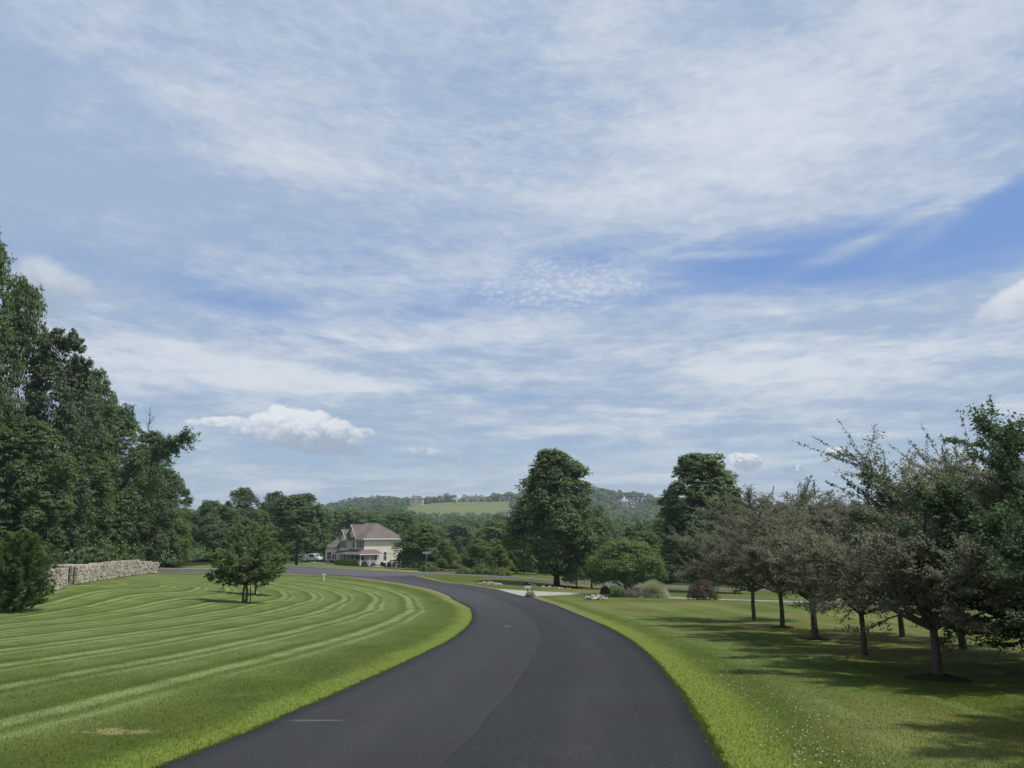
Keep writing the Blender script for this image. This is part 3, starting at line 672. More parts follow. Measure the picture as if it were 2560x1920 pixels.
for px, top, base, Y, w, lab in ((255, 1090, 1206, 88, 75, 'yellow-green low tree at the foot of the left wood above the stone wall'), (185, 1110, 1212, 80, 70, 'yellow-green undergrowth tree behind the stone wall near its middle'),
                                 (370, 1120, 1205, 104, 66, 'bright low tree at the right end of the left wood'), (310, 1100, 1204, 100, 66, 'green low tree between the two yellowish ones above the stone wall')):
    big('understorey_tree', lab, K_YEL if px < 300 else K_BRT, px, top, base, Y, w, 9 if px < 300 else 10, 8 if px < 300 else 9)
# wood at centre left
MIDL = [(415, 1102, 1207, 150, 80), (447, 1078, 1207, 148, 72), (480, 1090, 1208, 142, 80), (515, 1050, 1208, 150, 78), (548, 1098, 1210, 146, 60), (585, 1058, 1212, 155, 66), (608, 1078, 1213, 160, 62),
        (395, 1128, 1206, 136, 60), (530, 1120, 1210, 140, 70), (460, 1130, 1207, 136, 66)]
TG = 'edge of the wood between the left forest and the house'
ML = ['first low tree right of the left forest', 'tree with a yellowish top left of the tallest', 'dark tree just left of the tallest', 'tallest round-topped tree', 'low tree right of the tallest', 'tree with a ragged pale top right of the small lawn trees', 'tree just left of the dark yard tree',
      'lowest tree at the left end', 'low tree right of the small lawn trees crown', 'low tree directly behind the small lawn trees']
for i, (px, top, base, Y, w) in enumerate(MIDL):
    k = [2, 0, 1, 0, 2, 1, 0, 2, 1, 0][i]; p, H, Wd = dims(px, top, base, Y, w)
    big('wood_tree', ML[i] + ' at the wood edge', K_TALL[k] if i in (3, 5, 1) else K_BROAD, px, top, base, Y, w, 24 if i in (3, 5, 1) else 14, 15 if i in (3, 5, 1) else 10, rz=i * 2.1)

def undergrowth(name, path, n, H, dep, leaf, mt, seed):
    g = np.random.default_rng(seed); W_ = [G(*q) for q in path]; vs = []; sh = []
    for i in range(n):
        k = g.random() * (len(W_) - 1); a = W_[int(k)]; b = W_[min(int(k) + 1, len(W_) - 1)]; c = a.lerp(b, k - int(k)); x = c.x + g.normal(0, dep * .4); y = c.y + abs(g.normal(0, dep)); z = tz(x, y)
        h = H * g.uniform(.35, 1.1); r_ = h * g.uniform(.5, .9); q = rdir(g, 90); q[:, 2] = np.where(q[:, 2] < 0, q[:, 2] * .3, q[:, 2]); pt = q * [r_, r_, h * .6] * (.7 + .35 * g.random((90, 1))) + [x, y, z + h * .38]; pt[:, 2] = np.maximum(pt[:, 2], z + .02)
        vs.append(leaf_quads(pt, q + [0, 0, .3], leaf, g, .75)); sh.append(np.repeat(np.clip(g.normal(.45, .2) + g.normal(0, .12, 90), 0, 1), 4))
    m = sum(map(len, vs)) // 4; tag(obj(name, np_mesh(name, np.vstack(vs), np.arange(4 * m).reshape(-1, 4), [mt], None, False, {'shade': np.concatenate(sh), 'accent': np.zeros(4 * m)})), kind='stuff')
undergrowth('undergrowth', [(-300, 1225, 64), (60, 1222, 70), (160, 1214, 80), (250, 1206, 93), (330, 1205, 106), (385, 1206, 128)], 260, 3.2, 4, .34, L_WOOD, 1)
undergrowth('undergrowth', [(385, 1206, 140), (450, 1207, 146), (540, 1209, 150), (620, 1212, 160)], 170, 4.2, 4, .42, L_WOOD, 2)
undergrowth('undergrowth', [(940, 1236, 124), (985, 1238, 124)], 30, 3.0, 2, .34, L_BRIGHT, 3)
undergrowth('undergrowth', [(1015, 1240, 122), (1110, 1246, 124), (1300, 1258, 132), (1480, 1266, 136), (1700, 1270, 136), (2100, 1278, 136)], 420, 3.6, 4, .38, L_WOOD, 4)
# valley woodland: single trees, copies of seven kinds
r = random.Random(5); cnt = 0
def skyl(px): return np.interp(px, [-400, 360, 420, 600, 700, 760, 860, 905, 920, 1000, 1085, 1100, 1180, 1290, 1350, 1440, 1640, 1750, 2300], [1120, 1110, 1108, 1100, 1098, 1078, 1076, 1100, 1107, 1106, 1106, 1098, 1096, 1096, 1104, 1098, 1092, 1092, 1090])
def copy_tree(me, name, label, cat, p, sx, sz, group):
    o = bpy.data.objects.new(name, me); COL.objects.link(o); o.location = p; o.scale = (sx, sx, sz); o.rotation_euler = (0, 0, r.random() * 6.28)
    return tag(o, label, cat, group)
bands = [(190, 34, 26, 14), (225, 36, 26, 14), (265, 38, 26, 15), (310, 36, 28, 15), (370, 34, 30, 16), (440, 34, 30, 16), (530, 36, 30, 16), (640, 38, 30, 16)]
placed = []
for Y, n, step, h in bands:
    px = -30 if Y < 300 else 330
    x0, x1 = 330, 1800
    for i in range(n):
        px = x0 + (x1 - x0) * (i + r.uniform(.1, .9)) / n; yy_ = Y * r.uniform(.92, 1.1)
        if cnt >= 292: break
        p = G(px, 1220, yy_); H = h * r.uniform(.75, 1.3) * (1 + (Y - 190) / 900)
        # keep tops under the skyline of the photograph
        lim = skyl(px) + (14 if Y < 400 else 4) + r.uniform(0, 18); _, zl = P(px, lim, yy_); H = min(H, zl - p.z)
        if 940 < px < 1060 and Y < 215: continue
        if 680 < px < 860 and Y < 200: continue
        if H < 5: continue
        wd = H * r.uniform(.72, .98) if H < 14 else r.uniform(11, 15)
        if Y < 340: k = r.randrange(4); copy_tree(K_WOOD[k], 'woodland_tree', 'mid green broadleaf tree in the near part of the valley wood', 'tree', p, wd / (10 + k % 3), H / 15, 'trees in the near valley wood')
        else: k = r.randrange(3); copy_tree(K_FAR[k], 'hillside_tree', 'bluish green tree in the wood on the far side of the valley', 'tree', p, wd / 12, H / 15, 'trees on the far side of the valley')
        placed.append((px, bands.index((Y, n, step, h)), bpy.context.scene.collection.objects[-1])); cnt += 1
REG = [(620, 'above the wood edge left of the yard tree'), (700, 'behind the dark yard tree'), (860, 'behind the cream house'), (960, 'behind the tree over the rail fence'), (1110, 'straight below the hay field'),
       (1290, 'behind the tallest shade tree'), (1430, 'below the portico mansion'), (1620, 'behind the open-topped shade tree'), (9999, 'behind the orchard row')]
RANK = ['nearest', 'second', 'third', 'fourth', 'fifth', 'sixth', 'seventh', 'farthest']; ORD = ['leftmost', 'second', 'third', 'fourth', 'fifth', 'sixth', 'seventh', 'eighth', 'ninth', 'tenth', 'eleventh', 'twelfth']
cell = {}
for px, bnd, o in sorted(placed, key=lambda q: q[0]):
    k = next(i for i, (lim, _) in enumerate(REG) if px < lim); c_ = cell.get((k, bnd), 0); cell[(k, bnd)] = c_ + 1
    o['label'] = '%s tree, %s rank of valley wood %s' % (ORD[c_], RANK[bnd], REG[k][1])
# far woodland: one mass from single-lump crowns
def far_wood():
    g = np.random.default_rng(3); vs = []; shs = []
    def add(px, Y, H, Wd, nl=70):
        p = G(px, 1100, Y); c = rdir(g, 8); c[:, 2] = np.abs(c[:, 2]); c = c * [Wd * .32, Wd * .32, H * .34] + [0, 0, H * .5]
        q = rdir(g, nl); q[:, 2] = np.abs(q[:, 2]) * .9 + q[:, 2] * .1; ci = g.integers(0, 8, nl)
        pt = c[ci] + q * (Wd * .24) * [1, 1, .8]; s = .35 + .3 * g.random(8)
        pt = np.vstack([pt, np.c_[g.normal(0, Wd * .32, 34), g.normal(0, Wd * .2, 34), g.random(34) * H * .5]]); qq = np.vstack([q, rdir(g, 34)]); sh_ = np.r_[s[ci], np.full(34, .3)]
        vs.append(leaf_quads(pt + np.array(p), qq + [0, 0, .6], 2.4, g, .8)); shs.append(np.repeat(np.clip(sh_ + g.normal(0, .1, len(sh_)), 0, 1), 4))
    cx = [-300, 200, 360, 400, 440, 600, 690, 740, 775, 850, 870, 905, 950, 975, 985, 1050, 1062, 1090, 1120, 1180, 1285, 1300, 1330, 1380, 1400, 1440, 1620, 1700, 1760, 2300]
    ct = [1090, 1092, 1090, 1094, 1103, 1100, 1090, 1078, 1066, 1068, 1072, 1074, 1068, 1066, 1078, 1072, 1066, 1062, 1060, 1058, 1046, 1048, 1056, 1062, 1066, 1074, 1086, 1090, 1094, 1090]
    for Y in (690, 730, 770, 810, 850, 890, 930):
        for i in range(int(150)):
            px = -250 + 2500 * (i + g.random()) / 150
            y = Y + g.uniform(-20, 20); H = g.uniform(9, 15)
            if 872 < px < 1100 and y > 750: continue
            p = G(px, 1100, y); lim = skyl(px) + 2 if 905 < px < 1095 else (np.interp(px, cx, ct) + 7 if y > 780 and px > 1095 else skyl(px) - 4)
            if abs(px - 1366) < 26 and y > 835: continue
            _, zl = P(px, lim, y); H = min(H, zl - p.z)
            if abs(px - 1365) < 34: _, zl = P(px, 1101, y); H = min(H, zl - p.z)
            if H > 4: add(px, y, H, g.uniform(9, 13), 60)
    # the crest
    for k, px in enumerate(np.arange(-250, 2250, 8.0)):
        if 1000 < px < 1052 or 886 < px < 912: continue
        for Y in (985, 1015):
            x = px + g.uniform(-5, 5); p = G(x, 1080, Y); _, zt = P(x, np.interp(x, cx, ct) + g.uniform(-2, 6) + (3 if Y < 1000 else 0), Y); H = zt - p.z
            if H > 3:
                add(x, Y, H, g.uniform(9, 14), 70)
                if H > 16: add(x, Y - 25, H * .62, 13, 60)
    n = sum(len(v) for v in vs) // 4
    tag(obj('distant_woodland', np_mesh('distant_woodland', np.vstack(vs), np.arange(4 * n).reshape(-1, 4), [L_WOOD], None, False, {'shade': np.concatenate(shs), 'accent': np.zeros(4 * n)})), kind='stuff')
far_wood()

# ---------------------------------------------------------------- branching trees (orchard row, lawn trees)
def grow_tree(seed, H, spread, fork, limbs, nsub, ntw, nlf, leaf, mt, tr=.09, up=.35, acc=.3, shoots=14, wig=.18, multi=1, lay=.35, el0=(22, 38, 62)):
    g = np.random.default_rng(seed); rr = random.Random(seed); mb = MB(); LP = []; LN = []
    for s in range(multi):
        ox = (s - (multi - 1) / 2) * .16; mb.tube([(ox, 0, -.2), (ox * 1.4 + g.normal(0, .02), g.normal(0, .02), fork * .5), (ox * .6, 0, fork)], [tr * 1.35, tr, tr * .92], 8)
    for i in range(limbs):
        a = 2 * pi * (i + g.uniform(-.3, .3)) / limbs; lv = i % 3
        f0 = fork * (.93 + .05 * lv) ; e = radians(el0[lv] + g.uniform(-7, 7)); L = (spread / 2 * .98) / max(cos(e), .55) * g.uniform(.82, 1.08)
        if lv == 2: L = (H - fork) * 1.0 * g.uniform(.85, 1.02)
        d = Vector((cos(a) * cos(e), sin(a) * cos(e), sin(e))); p = Vector((0, 0, f0)); pts = [p.copy()]; n = 9
        for k in range(n):
            d = (d + Vector(g.normal(0, wig, 3)) * .5 + Vector((0, 0, (up - .3) * .12 if lv else .05))).normalized(); p = p + d * L / n; p.z = min(p.z, H * 1.0); p.z = max(p.z, fork * .8); pts.append(p.copy())
        r0 = tr * (.62 if limbs > 5 else .7); mb.tube(pts, [r0 * (1 - k / n) ** .8 + .006 for k in range(n + 1)], 6)
        for j in range(nsub):
            t = .16 + .84 * (j + g.random()) / nsub; k = min(int(t * n), n - 1); b = pts[k].lerp(pts[k+1], t * n - k); dl = (pts[k+1] - pts[k]).normalized()
            ax = Vector(g.normal(0, 1, 3)); sd_ = (dl * .75 + (ax - ax.dot(dl) * dl).normalized() * .85 + Vector((0, 0, .10))).normalized(); sl = L * .42 * (1.18 - t) * g.uniform(.7, 1.2) + .22
            q = b.copy(); sp = [q.copy()]
            for m in range(5):
                sd_ = (sd_ + Vector(g.normal(0, wig * 1.3, 3)) * .6).normalized(); q = q + sd_ * sl / 5; q.z = max(q.z, fork * .78); sp.append(q.copy())
            mb.tube(sp, [.4 * r0 * (1.1 - t) * (1 - m / 5) + .004 for m in range(6)], 4, cap=False)
            for w in range(ntw):
                tt_ = .15 + .85 * (w + g.random()) / ntw; kk = min(int(tt_ * 5), 4); c = sp[kk].lerp(sp[kk+1], tt_ * 5 - kk); sd2 = (sp[kk+1] - sp[kk]).normalized()
                td = (sd2 * .7 + Vector(g.normal(0, .6, 3) * np.array([1, 1, lay])) + Vector((0, 0, .10))).normalized(); tl = g.uniform(.16, .38) * spread / 4.5
                e2 = c + td * tl
                if w % 3 == 0: mb.tube([c, e2], [.005, .0025], 3, cap=False)
                u = g.random((nlf, 1)); LP.append(np.array(c) + np.array(td) * tl * u + g.normal(0, .035 * spread / 4.5, (nlf, 3)) * [1, 1, .6])
                LN.append(g.normal(0, .6, (nlf, 3)) + [0, 0, .8])
        for s in range(shoots if lv else shoots // 2):      # long bare-ish shoots that break the outline
            t = g.uniform(.55, 1); k = min(int(t * n), n - 1); b = pts[k]; td = Vector((g.normal(0, .5) + cos(a) * .9, g.normal(0, .5) + sin(a) * .9, .75)).normalized(); tl = g.uniform(.55, 1.35) * spread / 4.6
            if b.z + td.z * tl > H * 1.2: continue
            c = b + td * tl * .55 + Vector(g.normal(0, .03, 3)); e2 = b + td * tl; mb.tube([b, c, e2], [.009, .006, .003], 3, cap=False)
            u = g.random((nlf * 5, 1)); LP.append(np.array(b) + np.array(td) * tl * u + g.normal(0, .045, (nlf * 5, 3)) * (1.3 - u)); LN.append(g.normal(0, .7, (nlf * 5, 3)) + [0, 0, .5])
    Pn = np.vstack(LP); Nn = np.vstack(LN); n = len(Pn)
    cl = np.sin(Pn[:, 0] * 2.3 + seed) * np.sin(Pn[:, 1] * 2.7) * np.sin(Pn[:, 2] * 3.1 + 1)
    sh = np.clip(.45 + cl * .35 + g.normal(0, .2, n), 0, 1); ac = np.clip((g.random(n) < acc) * g.random(n) + np.clip(-cl, 0, 1) * acc, 0, 1)
    v = leaf_quads(Pn, Nn, leaf, g, .6)
    return np_mesh('crown', v, np.arange(4 * n).reshape(-1, 4), [mt], None, False, {'shade': np.repeat(sh, 4), 'accent': np.repeat(ac, 4)}), mb.mesh('trunk', M_BARK, True)

K_H = [grow_tree(41, 4.4, 5.0, 1.15, 10, 15, 15, 16, .060, L_ORCH, .066, .3, .5, 15),
       grow_tree(42, 4.4, 5.0, 1.15, 10, 16, 15, 16, .058, L_ORCH, .066, .2, .6, 14),
       grow_tree(43, 4.4, 5.0, 1.10, 11, 15, 16, 16, .060, L_ORCH, .075, .35, .35, 14)]
def row_tree(label, k, px, base, top, wpx, rz, group='small trees planted in the row on the right lawn'):
    Y = plY(base); p = G(px, base, Y); _, zt = P(px, top, Y); H = zt - p.z; Wd = wpx / FPX * Y * 1.22; H *= 1.04
    t = thing('orchard_tree', label, 'tree', p, rz, group, (Wd / 5, Wd / 5, H / 4.4)); obj('crown', K_H[k][0], t); obj('trunk', K_H[k][1], t); return t, p
ROW = [('thin-trunked tree farthest left in the row on the right lawn', 0, 1630, 1340, 1100, 235, .3), ('second tree from the left in the row, in a small mulch ring', 1, 1690, 1356, 1068, 265, 1.1),
       ('third tree from the left in the row, its trunk forking low in a wide V', 2, 1762, 1380, 1066, 320, 2.0), ('pale-trunked tree in the middle of the row without a mulch ring', 0, 1868, 1415, 1075, 330, 4.1),
       ('tree of the back row seen between the pale trunk and the large mulch ring', 1, 1950, 1375, 1070, 300, 3.3), ('nearest tree of the row with forked trunk in a large dark mulch ring', 2, 2027, 1466, 1045, 430, 5.0),
       ('tree of the back row just right of the nearest forked trunk', 0, 2081, 1402, 1010, 380, .9)]
row = [row_tree(*a) for a in ROW]
# the big dark tree whose crown fills the right edge, its trunk outside the picture
K_EDGE = grow_tree(51, 6.2, 6.4, .75, 15, 18, 18, 22, .072, L_DEEP, .16, .3, .1, 8)
p = G(2365, 1450, 14.6); t = thing('edge_tree', 'large dark leafy tree cut off by the right edge of the picture', 'tree', (p.x - .3, p.y, p.z), .4, None, (1.0, 1.0, .86)); obj('crown', K_EDGE[0], t); obj('trunk', K_EDGE[1], t)
K_SPR = grow_tree(53, 5.2, 7.5, 1.5, 12, 15, 14, 16, .068, L_ORCH, .11, .3, .3, 16, .12)
p = G(2235, 1440, 17.5); t = thing('orchard_tree', 'sprawling tree with long sparse limbs reaching up left over the row', 'tree', p, 1.9, None, (.92, .92, .95)); obj('crown', K_SPR[0], t); obj('trunk', K_SPR[1], t)
p = G(2760, 1600, 8.6); t = thing('edge_tree', 'tree outside the right edge whose branch tips show at the frame', 'tree', (p.x + .3, p.y, p.z), 1.2, None, .78); obj('crown', K_EDGE[0], t); obj('trunk', K_EDGE[1], t)
# mulch rings
M_MULCH = simple('mulch', (.040, .028, .020), 1, .05, .5, 25, 0, .03)
def mound(name, label, cat, c, rx, ry, h, mt, seed=0, n=26, kind=None, rz=0, group=None):
    g = np.random.default_rng(seed); v = []; f = []; rings = 5
    for j in range(rings + 1):
        k = j / rings
        for i in range(n):
            a = 2 * pi * i / n; q = (1 - k) * (1 + .10 * sin(3 * a + seed) + g.normal(0, .035)); x = c[0] + cos(a) * rx * q; y = c[1] + sin(a) * ry * q
            v.append((x, y, tz(x, y) + h * sin(k * pi / 2) ** .8 + (g.normal(0, h * .12) if j else -.03)))
    for j in range(rings):
        for i in range(n): f.append((j*n+i, j*n+(i+1) % n, (j+1)*n+(i+1) % n, (j+1)*n+i))
    o = obj(name, mk_mesh(name, v, f, [mt], None, True)); return tag(o, label, cat, group, kind)
for i, lab, rx, h in ((5, 'large dark mulch ring around the nearest forked tree of the row', .62, .07), (2, 'mulch ring round the V-forked third tree of the row', .55, .06), (1, 'small mulch ring round the second tree of the row', .5, .05)):
    mound('mulch_ring', lab, 'mulch', row[i][1], rx, rx, h, M_MULCH, i)

# the pair of small trees on the left lawn
K_L = grow_tree(61, 5.6, 4.7, 1.35, 14, 14, 14, 14, .115, L_OLIVE, .075, .35, .15, 9, multi=2, lay=.9, el0=(20, 50, 74))
p, H, Wd = dims(528, 1133, 1302, 52, 150); t = thing('lawn_tree', 'nearer of the two small olive-green trees on the striped lawn, with a double trunk', 'tree', p, .6, None, (Wd / 4.9, Wd / 4.9, H / 5.7)); obj('crown', K_L[0], t); obj('trunk', K_L[1], t)
K_L2 = grow_tree(62, 5.6, 4.7, 1.25, 13, 15, 14, 14, .115, L_OLIVE, .07, .35, .25, 6, lay=.9, el0=(16, 40, 66))
p, H, Wd = dims(551, 1140, 1281, 68, 116); t = thing('lawn_tree', 'farther small olive-green tree with a single trunk on the striped lawn', 'tree', p, 2.6, None, (Wd / 4.9, Wd / 4.9, H / 5.7)); obj('crown', K_L2[0], t); obj('trunk', K_L2[1], t)
p = G(541, 1303, 51.5); mb = MB(); mb.tube([(0, 0, -.2), (-.05, 0, .8), (-.14, 0, 1.9)], [.035, .03, .02], 6); tag(mb.build('tree_stake', M_BARK, None, True, loc=p), 'thin leaning stake beside the nearer lawn tree', 'stake')

# branch with hanging leaves that sticks out of the left wood; dead twigs on top
def branch():
    g = np.random.default_rng(9); mb = MB(); LP = []; b = P(330, 985, 90); e = P(400, 945, 88); A = Vector((b[0], 90, b[1])); B = Vector((e[0], 88, e[1]))
    base = G(300, 1205, 93); c0 = Vector((base.x, base.y, base.z))
    t = thing('forest_tree', 'slim tree at the end of the left wood, long branch reaching right', 'tree', c0)
    mb.tube([(0, 0, -.3), (.1, 0, 5), (.4, -.3, 9), tuple(A - c0)], [.22, .18, .12, .09], 7)
    pts = [A - c0 + (B - A) * k + Vector((0, 0, .9 * sin(k * pi))) for k in np.linspace(0, 1, 8)]; mb.tube(pts, [.09 - .01 * k for k in range(8)], 5)
    for k in range(70):
        q = pts[0].lerp(pts[-1], g.random()) + Vector((0, g.normal(0, .5), .6 * g.random())); L = g.uniform(.5, 2.0); d = Vector((g.normal(.35, .4), g.normal(0, .4), g.normal(-.15, .6))).normalized()
        mb.tube([q, q + d * L], [.02, .008], 3, cap=False); LP.append(np.array(q) + np.array(d) * L * g.random((70, 1)) + g.normal(0, .16, (70, 3)) - [0, 0, .1])
    for k in range(60):
        q = Vector((g.normal(0, 1.2), g.normal(0, 1.2), g.uniform(5, 13))); LP.append(np.array(q) + g.normal(0, .5, (110, 3)))
    Pn = np.vstack(LP); n = len(Pn); v = leaf_quads(Pn, g.normal(0, .6, (n, 3)) + [0, 0, .6], .24, g)
    obj('crown', np_mesh('crown', v, np.arange(4 * n).reshape(-1, 4), [L_WOOD], None, False, {'shade': np.repeat(g.random(n), 4), 'accent': np.zeros(4 * n)}), t); mb.build('trunk', M_BARKD, t, True)
    b = G(290, 1205, 97); zt = P(297, 878, 97)[1]; mb = MB(); H = zt - b.z
    mb.tube([(0, 0, -.2), (.2, 0, H * .5), (.15, 0, H * .8), (.35, 0, H)], [.2, .13, .05, .02], 6)
    for k in range(14): a = g.random() * 6.28; z = H * g.uniform(.82, .97); mb.tube([(.2, 0, z), (.2 + cos(a) * .8, sin(a) * .8, z + 1.1)], [.03, .012], 4)
    tag(mb.build('dead_tree', M_BARK, None, True, loc=b), 'bare dead treetop poking above the left wood', 'tree')
branch()

# pine at the left edge
def pine():
    g = np.random.default_rng(14); p, H, Wd = dims(30, 1158, 1324, 39, 132); R = Wd / 2; mb = MB(); LP = []; LN = []
    mb.tube([(0, 0, -.2), (0, 0, H * .95)], [.08, .02], 7)
    for w in range(13):
        z = .22 + (H - .35) * w / 13; rr = R * np.interp(z / H, [0, .12, .45, .7, 1], [.8, 1, .92, .66, .12]); nb = 11 if w < 9 else 7
        for b in range(nb):
            a = 2 * pi * (b + g.random() * .7) / nb; L = rr * g.uniform(.8, 1.1); e = np.interp(w, [0, 12], [.05, .9]); pp = [(0, 0, z)]
            for k in (0.33, .66, 1): pp.append((cos(a) * L * k * cos(e * .5), sin(a) * L * k * cos(e * .5), z + L * k * sin(e) * .6 + .22 * k * k))
            mb.tube(pp, [.02, .014, .009, .005], 4, cap=False)
            for k in range(16):
                s = .30 + .70 * k / 15; q = np.array([np.interp(s, [0, .33, .66, 1], [c[i] for c in pp]) for i in range(3)]) + g.normal(0, .075, 3)
                ax = np.array([cos(a), sin(a), .55]) + g.normal(0, .55, 3); ax /= np.linalg.norm(ax); m = 46
                dv = ax + g.normal(0, .42, (m, 3)); dv /= np.linalg.norm(dv, axis=1)[:, None]; LP.append((q, dv))
    V_ = []; S_ = []
    for q, dv in LP:
        m = len(dv); L = g.uniform(.10, .17, (m, 1)); sd = np.cross(dv, g.normal(size=(m, 3))); sd /= np.linalg.norm(sd, axis=1)[:, None]; st = q + g.normal(0, .03, (m, 3))
        V_.append(np.stack([st - sd * .011, st + sd * .011, st + dv * L], 1).reshape(-1, 3)); S_.append(np.repeat(np.clip(g.normal(.5, .15) + g.normal(0, .15, m), 0, 1), 3))
    v = np.vstack(V_); n = len(v) // 3
    t = thing('pine_tree', 'bushy young pine at the left edge in front of the stone wall', 'tree', p, .5)
    obj('crown', np_mesh('crown', v, np.arange(3 * n).reshape(-1, 3), [L_PINE], None, False, {'shade': np.concatenate(S_), 'accent': np.zeros(3 * n)}), t); mb.build('trunk', M_BARKD, t, True)
pine()

# shrubs
def shrub(name, label, px, base, Y, wpx, hpx, mt, leaf=.07, n=4200, cat='shrub', seed=0, box=False, group=None, lumps=.12):
    g = np.random.default_rng(seed + 100); p = G(px, base, Y); R = wpx / FPX * Y / 2; H = hpx / FPX * Y
    d = rdir(g, n); d[:, 2] = np.abs(d[:, 2]) * 1.0 - .12; q = d / np.linalg.norm(d, axis=1)[:, None]
    if box: q = q / np.maximum(np.abs(q).max(1), .72)[:, None] * .8
    lump = 1 + lumps * np.sin(q[:, 0] * 7 + seed) * np.sin(q[:, 1] * 6 + 1) * np.sin(q[:, 2] * 5 + seed)
    k = (.78 + .24 * g.random(n)) * lump; pt = q * k[:, None] * [R, R, H * .88] + [0, 0, H * .12]; pt[:, 2] = np.maximum(pt[:, 2], .01)
    v = leaf_quads(pt, q + g.normal(0, .45, (n, 3)) + [0, 0, .3], leaf, g, .7)
    mb = MB(); 
    for i in range(6): a = i * 1.05; mb.tube([(0, 0, -.1), (cos(a) * R * .35, sin(a) * R * .35, H * .4), (cos(a) * R * .6, sin(a) * R * .6, H * .7)], [.03, .02, .008], 4)
    t = thing(name, label, cat, p, 0, group)
    obj('foliage', np_mesh('foliage', v, np.arange(4 * n).reshape(-1, 4), [mt], None, False, {'shade': np.repeat(np.clip(g.normal(.5, .22, n), 0, 1), 4), 'accent': np.zeros(4 * n)}), t); mb.build('stem', M_BARKD, t); return t
def plume(name, label, px, base, Y, wpx, hpx, mt, n=3600, seed=0, wid=.012, cat='ornamental grass', group=None):
    g = np.random.default_rng(seed + 200); p = G(px, base, Y); R = wpx / FPX * Y / 2; H = hpx / FPX * Y; a = g.random(n) * 2 * pi; sp = g.random(n) ** .6; L = H * (.75 + .35 * g.random(n))
    q = rdir(g, n); q[:, 2] = np.abs(q[:, 2]); lf = (.9 + .2 * g.random(n))[:, None] * (1 + .06 * np.sin(a * 5))[:, None]; E = np.array([R, R, H]); ks = (0, .4, .75, 1); rows = []
    for k in ks: rows.append(q * E * lf * (.30 + .74 * k) * [1, 1, 1] + np.c_[0 * a, 0 * a, H * (.16 * sin(k * pi) - .10 * k * k) * (1 - q[:, 2]) + 0 * a] + g.normal(0, .012, (n, 3)) * k)
    side = np.cross(q, g.normal(size=(n, 3))); side /= np.linalg.norm(side, axis=1)[:, None]; qq = []
    for i, k in enumerate(ks): w = wid * (1.2 - k * .9); rows[i][:, 2] = np.maximum(rows[i][:, 2], 0); qq += [rows[i] - side * w, rows[i] + side * w]
    v = np.stack(qq, 1).reshape(-1, 3); b = np.arange(n)[:, None] * 8; f = np.stack([np.concatenate([b + 2*i, b + 2*i + 1, b + 2*i + 3, b + 2*i + 2], 1) for i in range(3)], 1).reshape(-1, 4)
    me = np_mesh(name, v, f, [mt], None, False, {'shade': np.repeat(g.random(n), 8), 'accent': np.zeros(8 * n)}); return tag(obj(name, me, None, p), label, cat, group)
shrub('clipped_shrub', 'round clipped bright green shrub left of the heather clump by the driveway', 1333, 1290, 65, 38, 27, L_BRIGHT, .06, 5200, seed=1, box=True, lumps=.05)
shrub('clipped_shrub', 'small dark shrub peeking out behind the round clipped one', 1307, 1280, 70, 22, 18, L_OAK, .07, 2600, seed=2)
shrub('heather', 'low grey-brown heather clump between the clipped shrub and the plume grass', 1360, 1292, 65, 44, 15, L_LAV, .06, 3600, seed=3, lumps=.3)
shrub('heather', 'small brownish shrub touching the left side of the plume grass', 1378, 1289, 66, 26, 20, L_LAV, .06, 2000, seed=4, lumps=.3)
plume('plume_grass', 'large pale green fountain of ornamental grass beside the driveway', 1413, 1294, 65, 58, 34, L_GRASSY, 6500, 1)
shrub('barberry', 'dark red-purple shrub at the left foot of the orchard row', 1522, 1285, 62, 58, 44, L_RED, .09, 4200, seed=5, lumps=.35)
shrub('weigela', 'reddish brown tuft of leaves above the dark red shrub', 1500, 1268, 66, 34, 34, L_RED, .09, 1600, seed=6, lumps=.3)
shrub('low_shrub', 'small green plant at the foot of the sign post by the driveway', 1145, 1291, 64.5, 22, 12, L_BRIGHT, .05, 1400, seed=7)
for i, (px, base, Y, w, h, lab) in enumerate(((925, 1243, 110, 40, 20, 'low hedge shrub behind the street sign pole'), (1005, 1245, 106, 40, 14, 'low rough shrub below the meadow gap'), (1080, 1247, 108, 50, 16, 'low pale shrub by the cross road near the tallest shade tree'), (1040, 1246, 108, 44, 22, 'rounded shrub right of the meadow gap'))):
    shrub('roadside_shrub', lab, px, base, Y, w, h, L_YELLOW if i == 2 else L_BRIGHT, .16, 2200, seed=20 + i, lumps=.3)

# ---------------------------------------------------------------- dry stone walls and rock piles
M_STONE = [simple('stone_pale', (.41, .38, .31), .95, .1, .25, 9, 0, .02), simple('stone_grey', (.32, .30, .26), .95, .1, .3, 9, 0, .02), simple('stone_brown', (.29, .25, .185), .95, .1, .3, 9, 0, .02)]
M_CORE = simple('rubble_core', (.10, .088, .07), 1, .05, .4, 6, 0, .05)  # dark mortar and rubble fill behind the laid stones
def stone_mesh(seed, m):
    g = np.random.default_rng(seed); mb = MB(); v = []; 
    for z in (-.5, .5):
        for i in range(6):
            a = i * pi / 3 + g.normal(0, .15); q = .5 * g.uniform(.82, 1.08); v.append((cos(a) * q * 1.05, sin(a) * q, z * g.uniform(.75, 1.1)))
    v += [(g.normal(0, .1), g.normal(0, .1), .62)]
    f = [tuple(range(5, -1, -1))] + [(i, (i+1) % 6, (i+1) % 6 + 6, i + 6) for i in range(6)] + [(6 + i, 6 + (i+1) % 6, 12) for i in range(6)]
    return mk_mesh('stone', v, f, [m])
STN = [stone_mesh(70 + i, M_STONE[i % 3]) for i in range(9)]
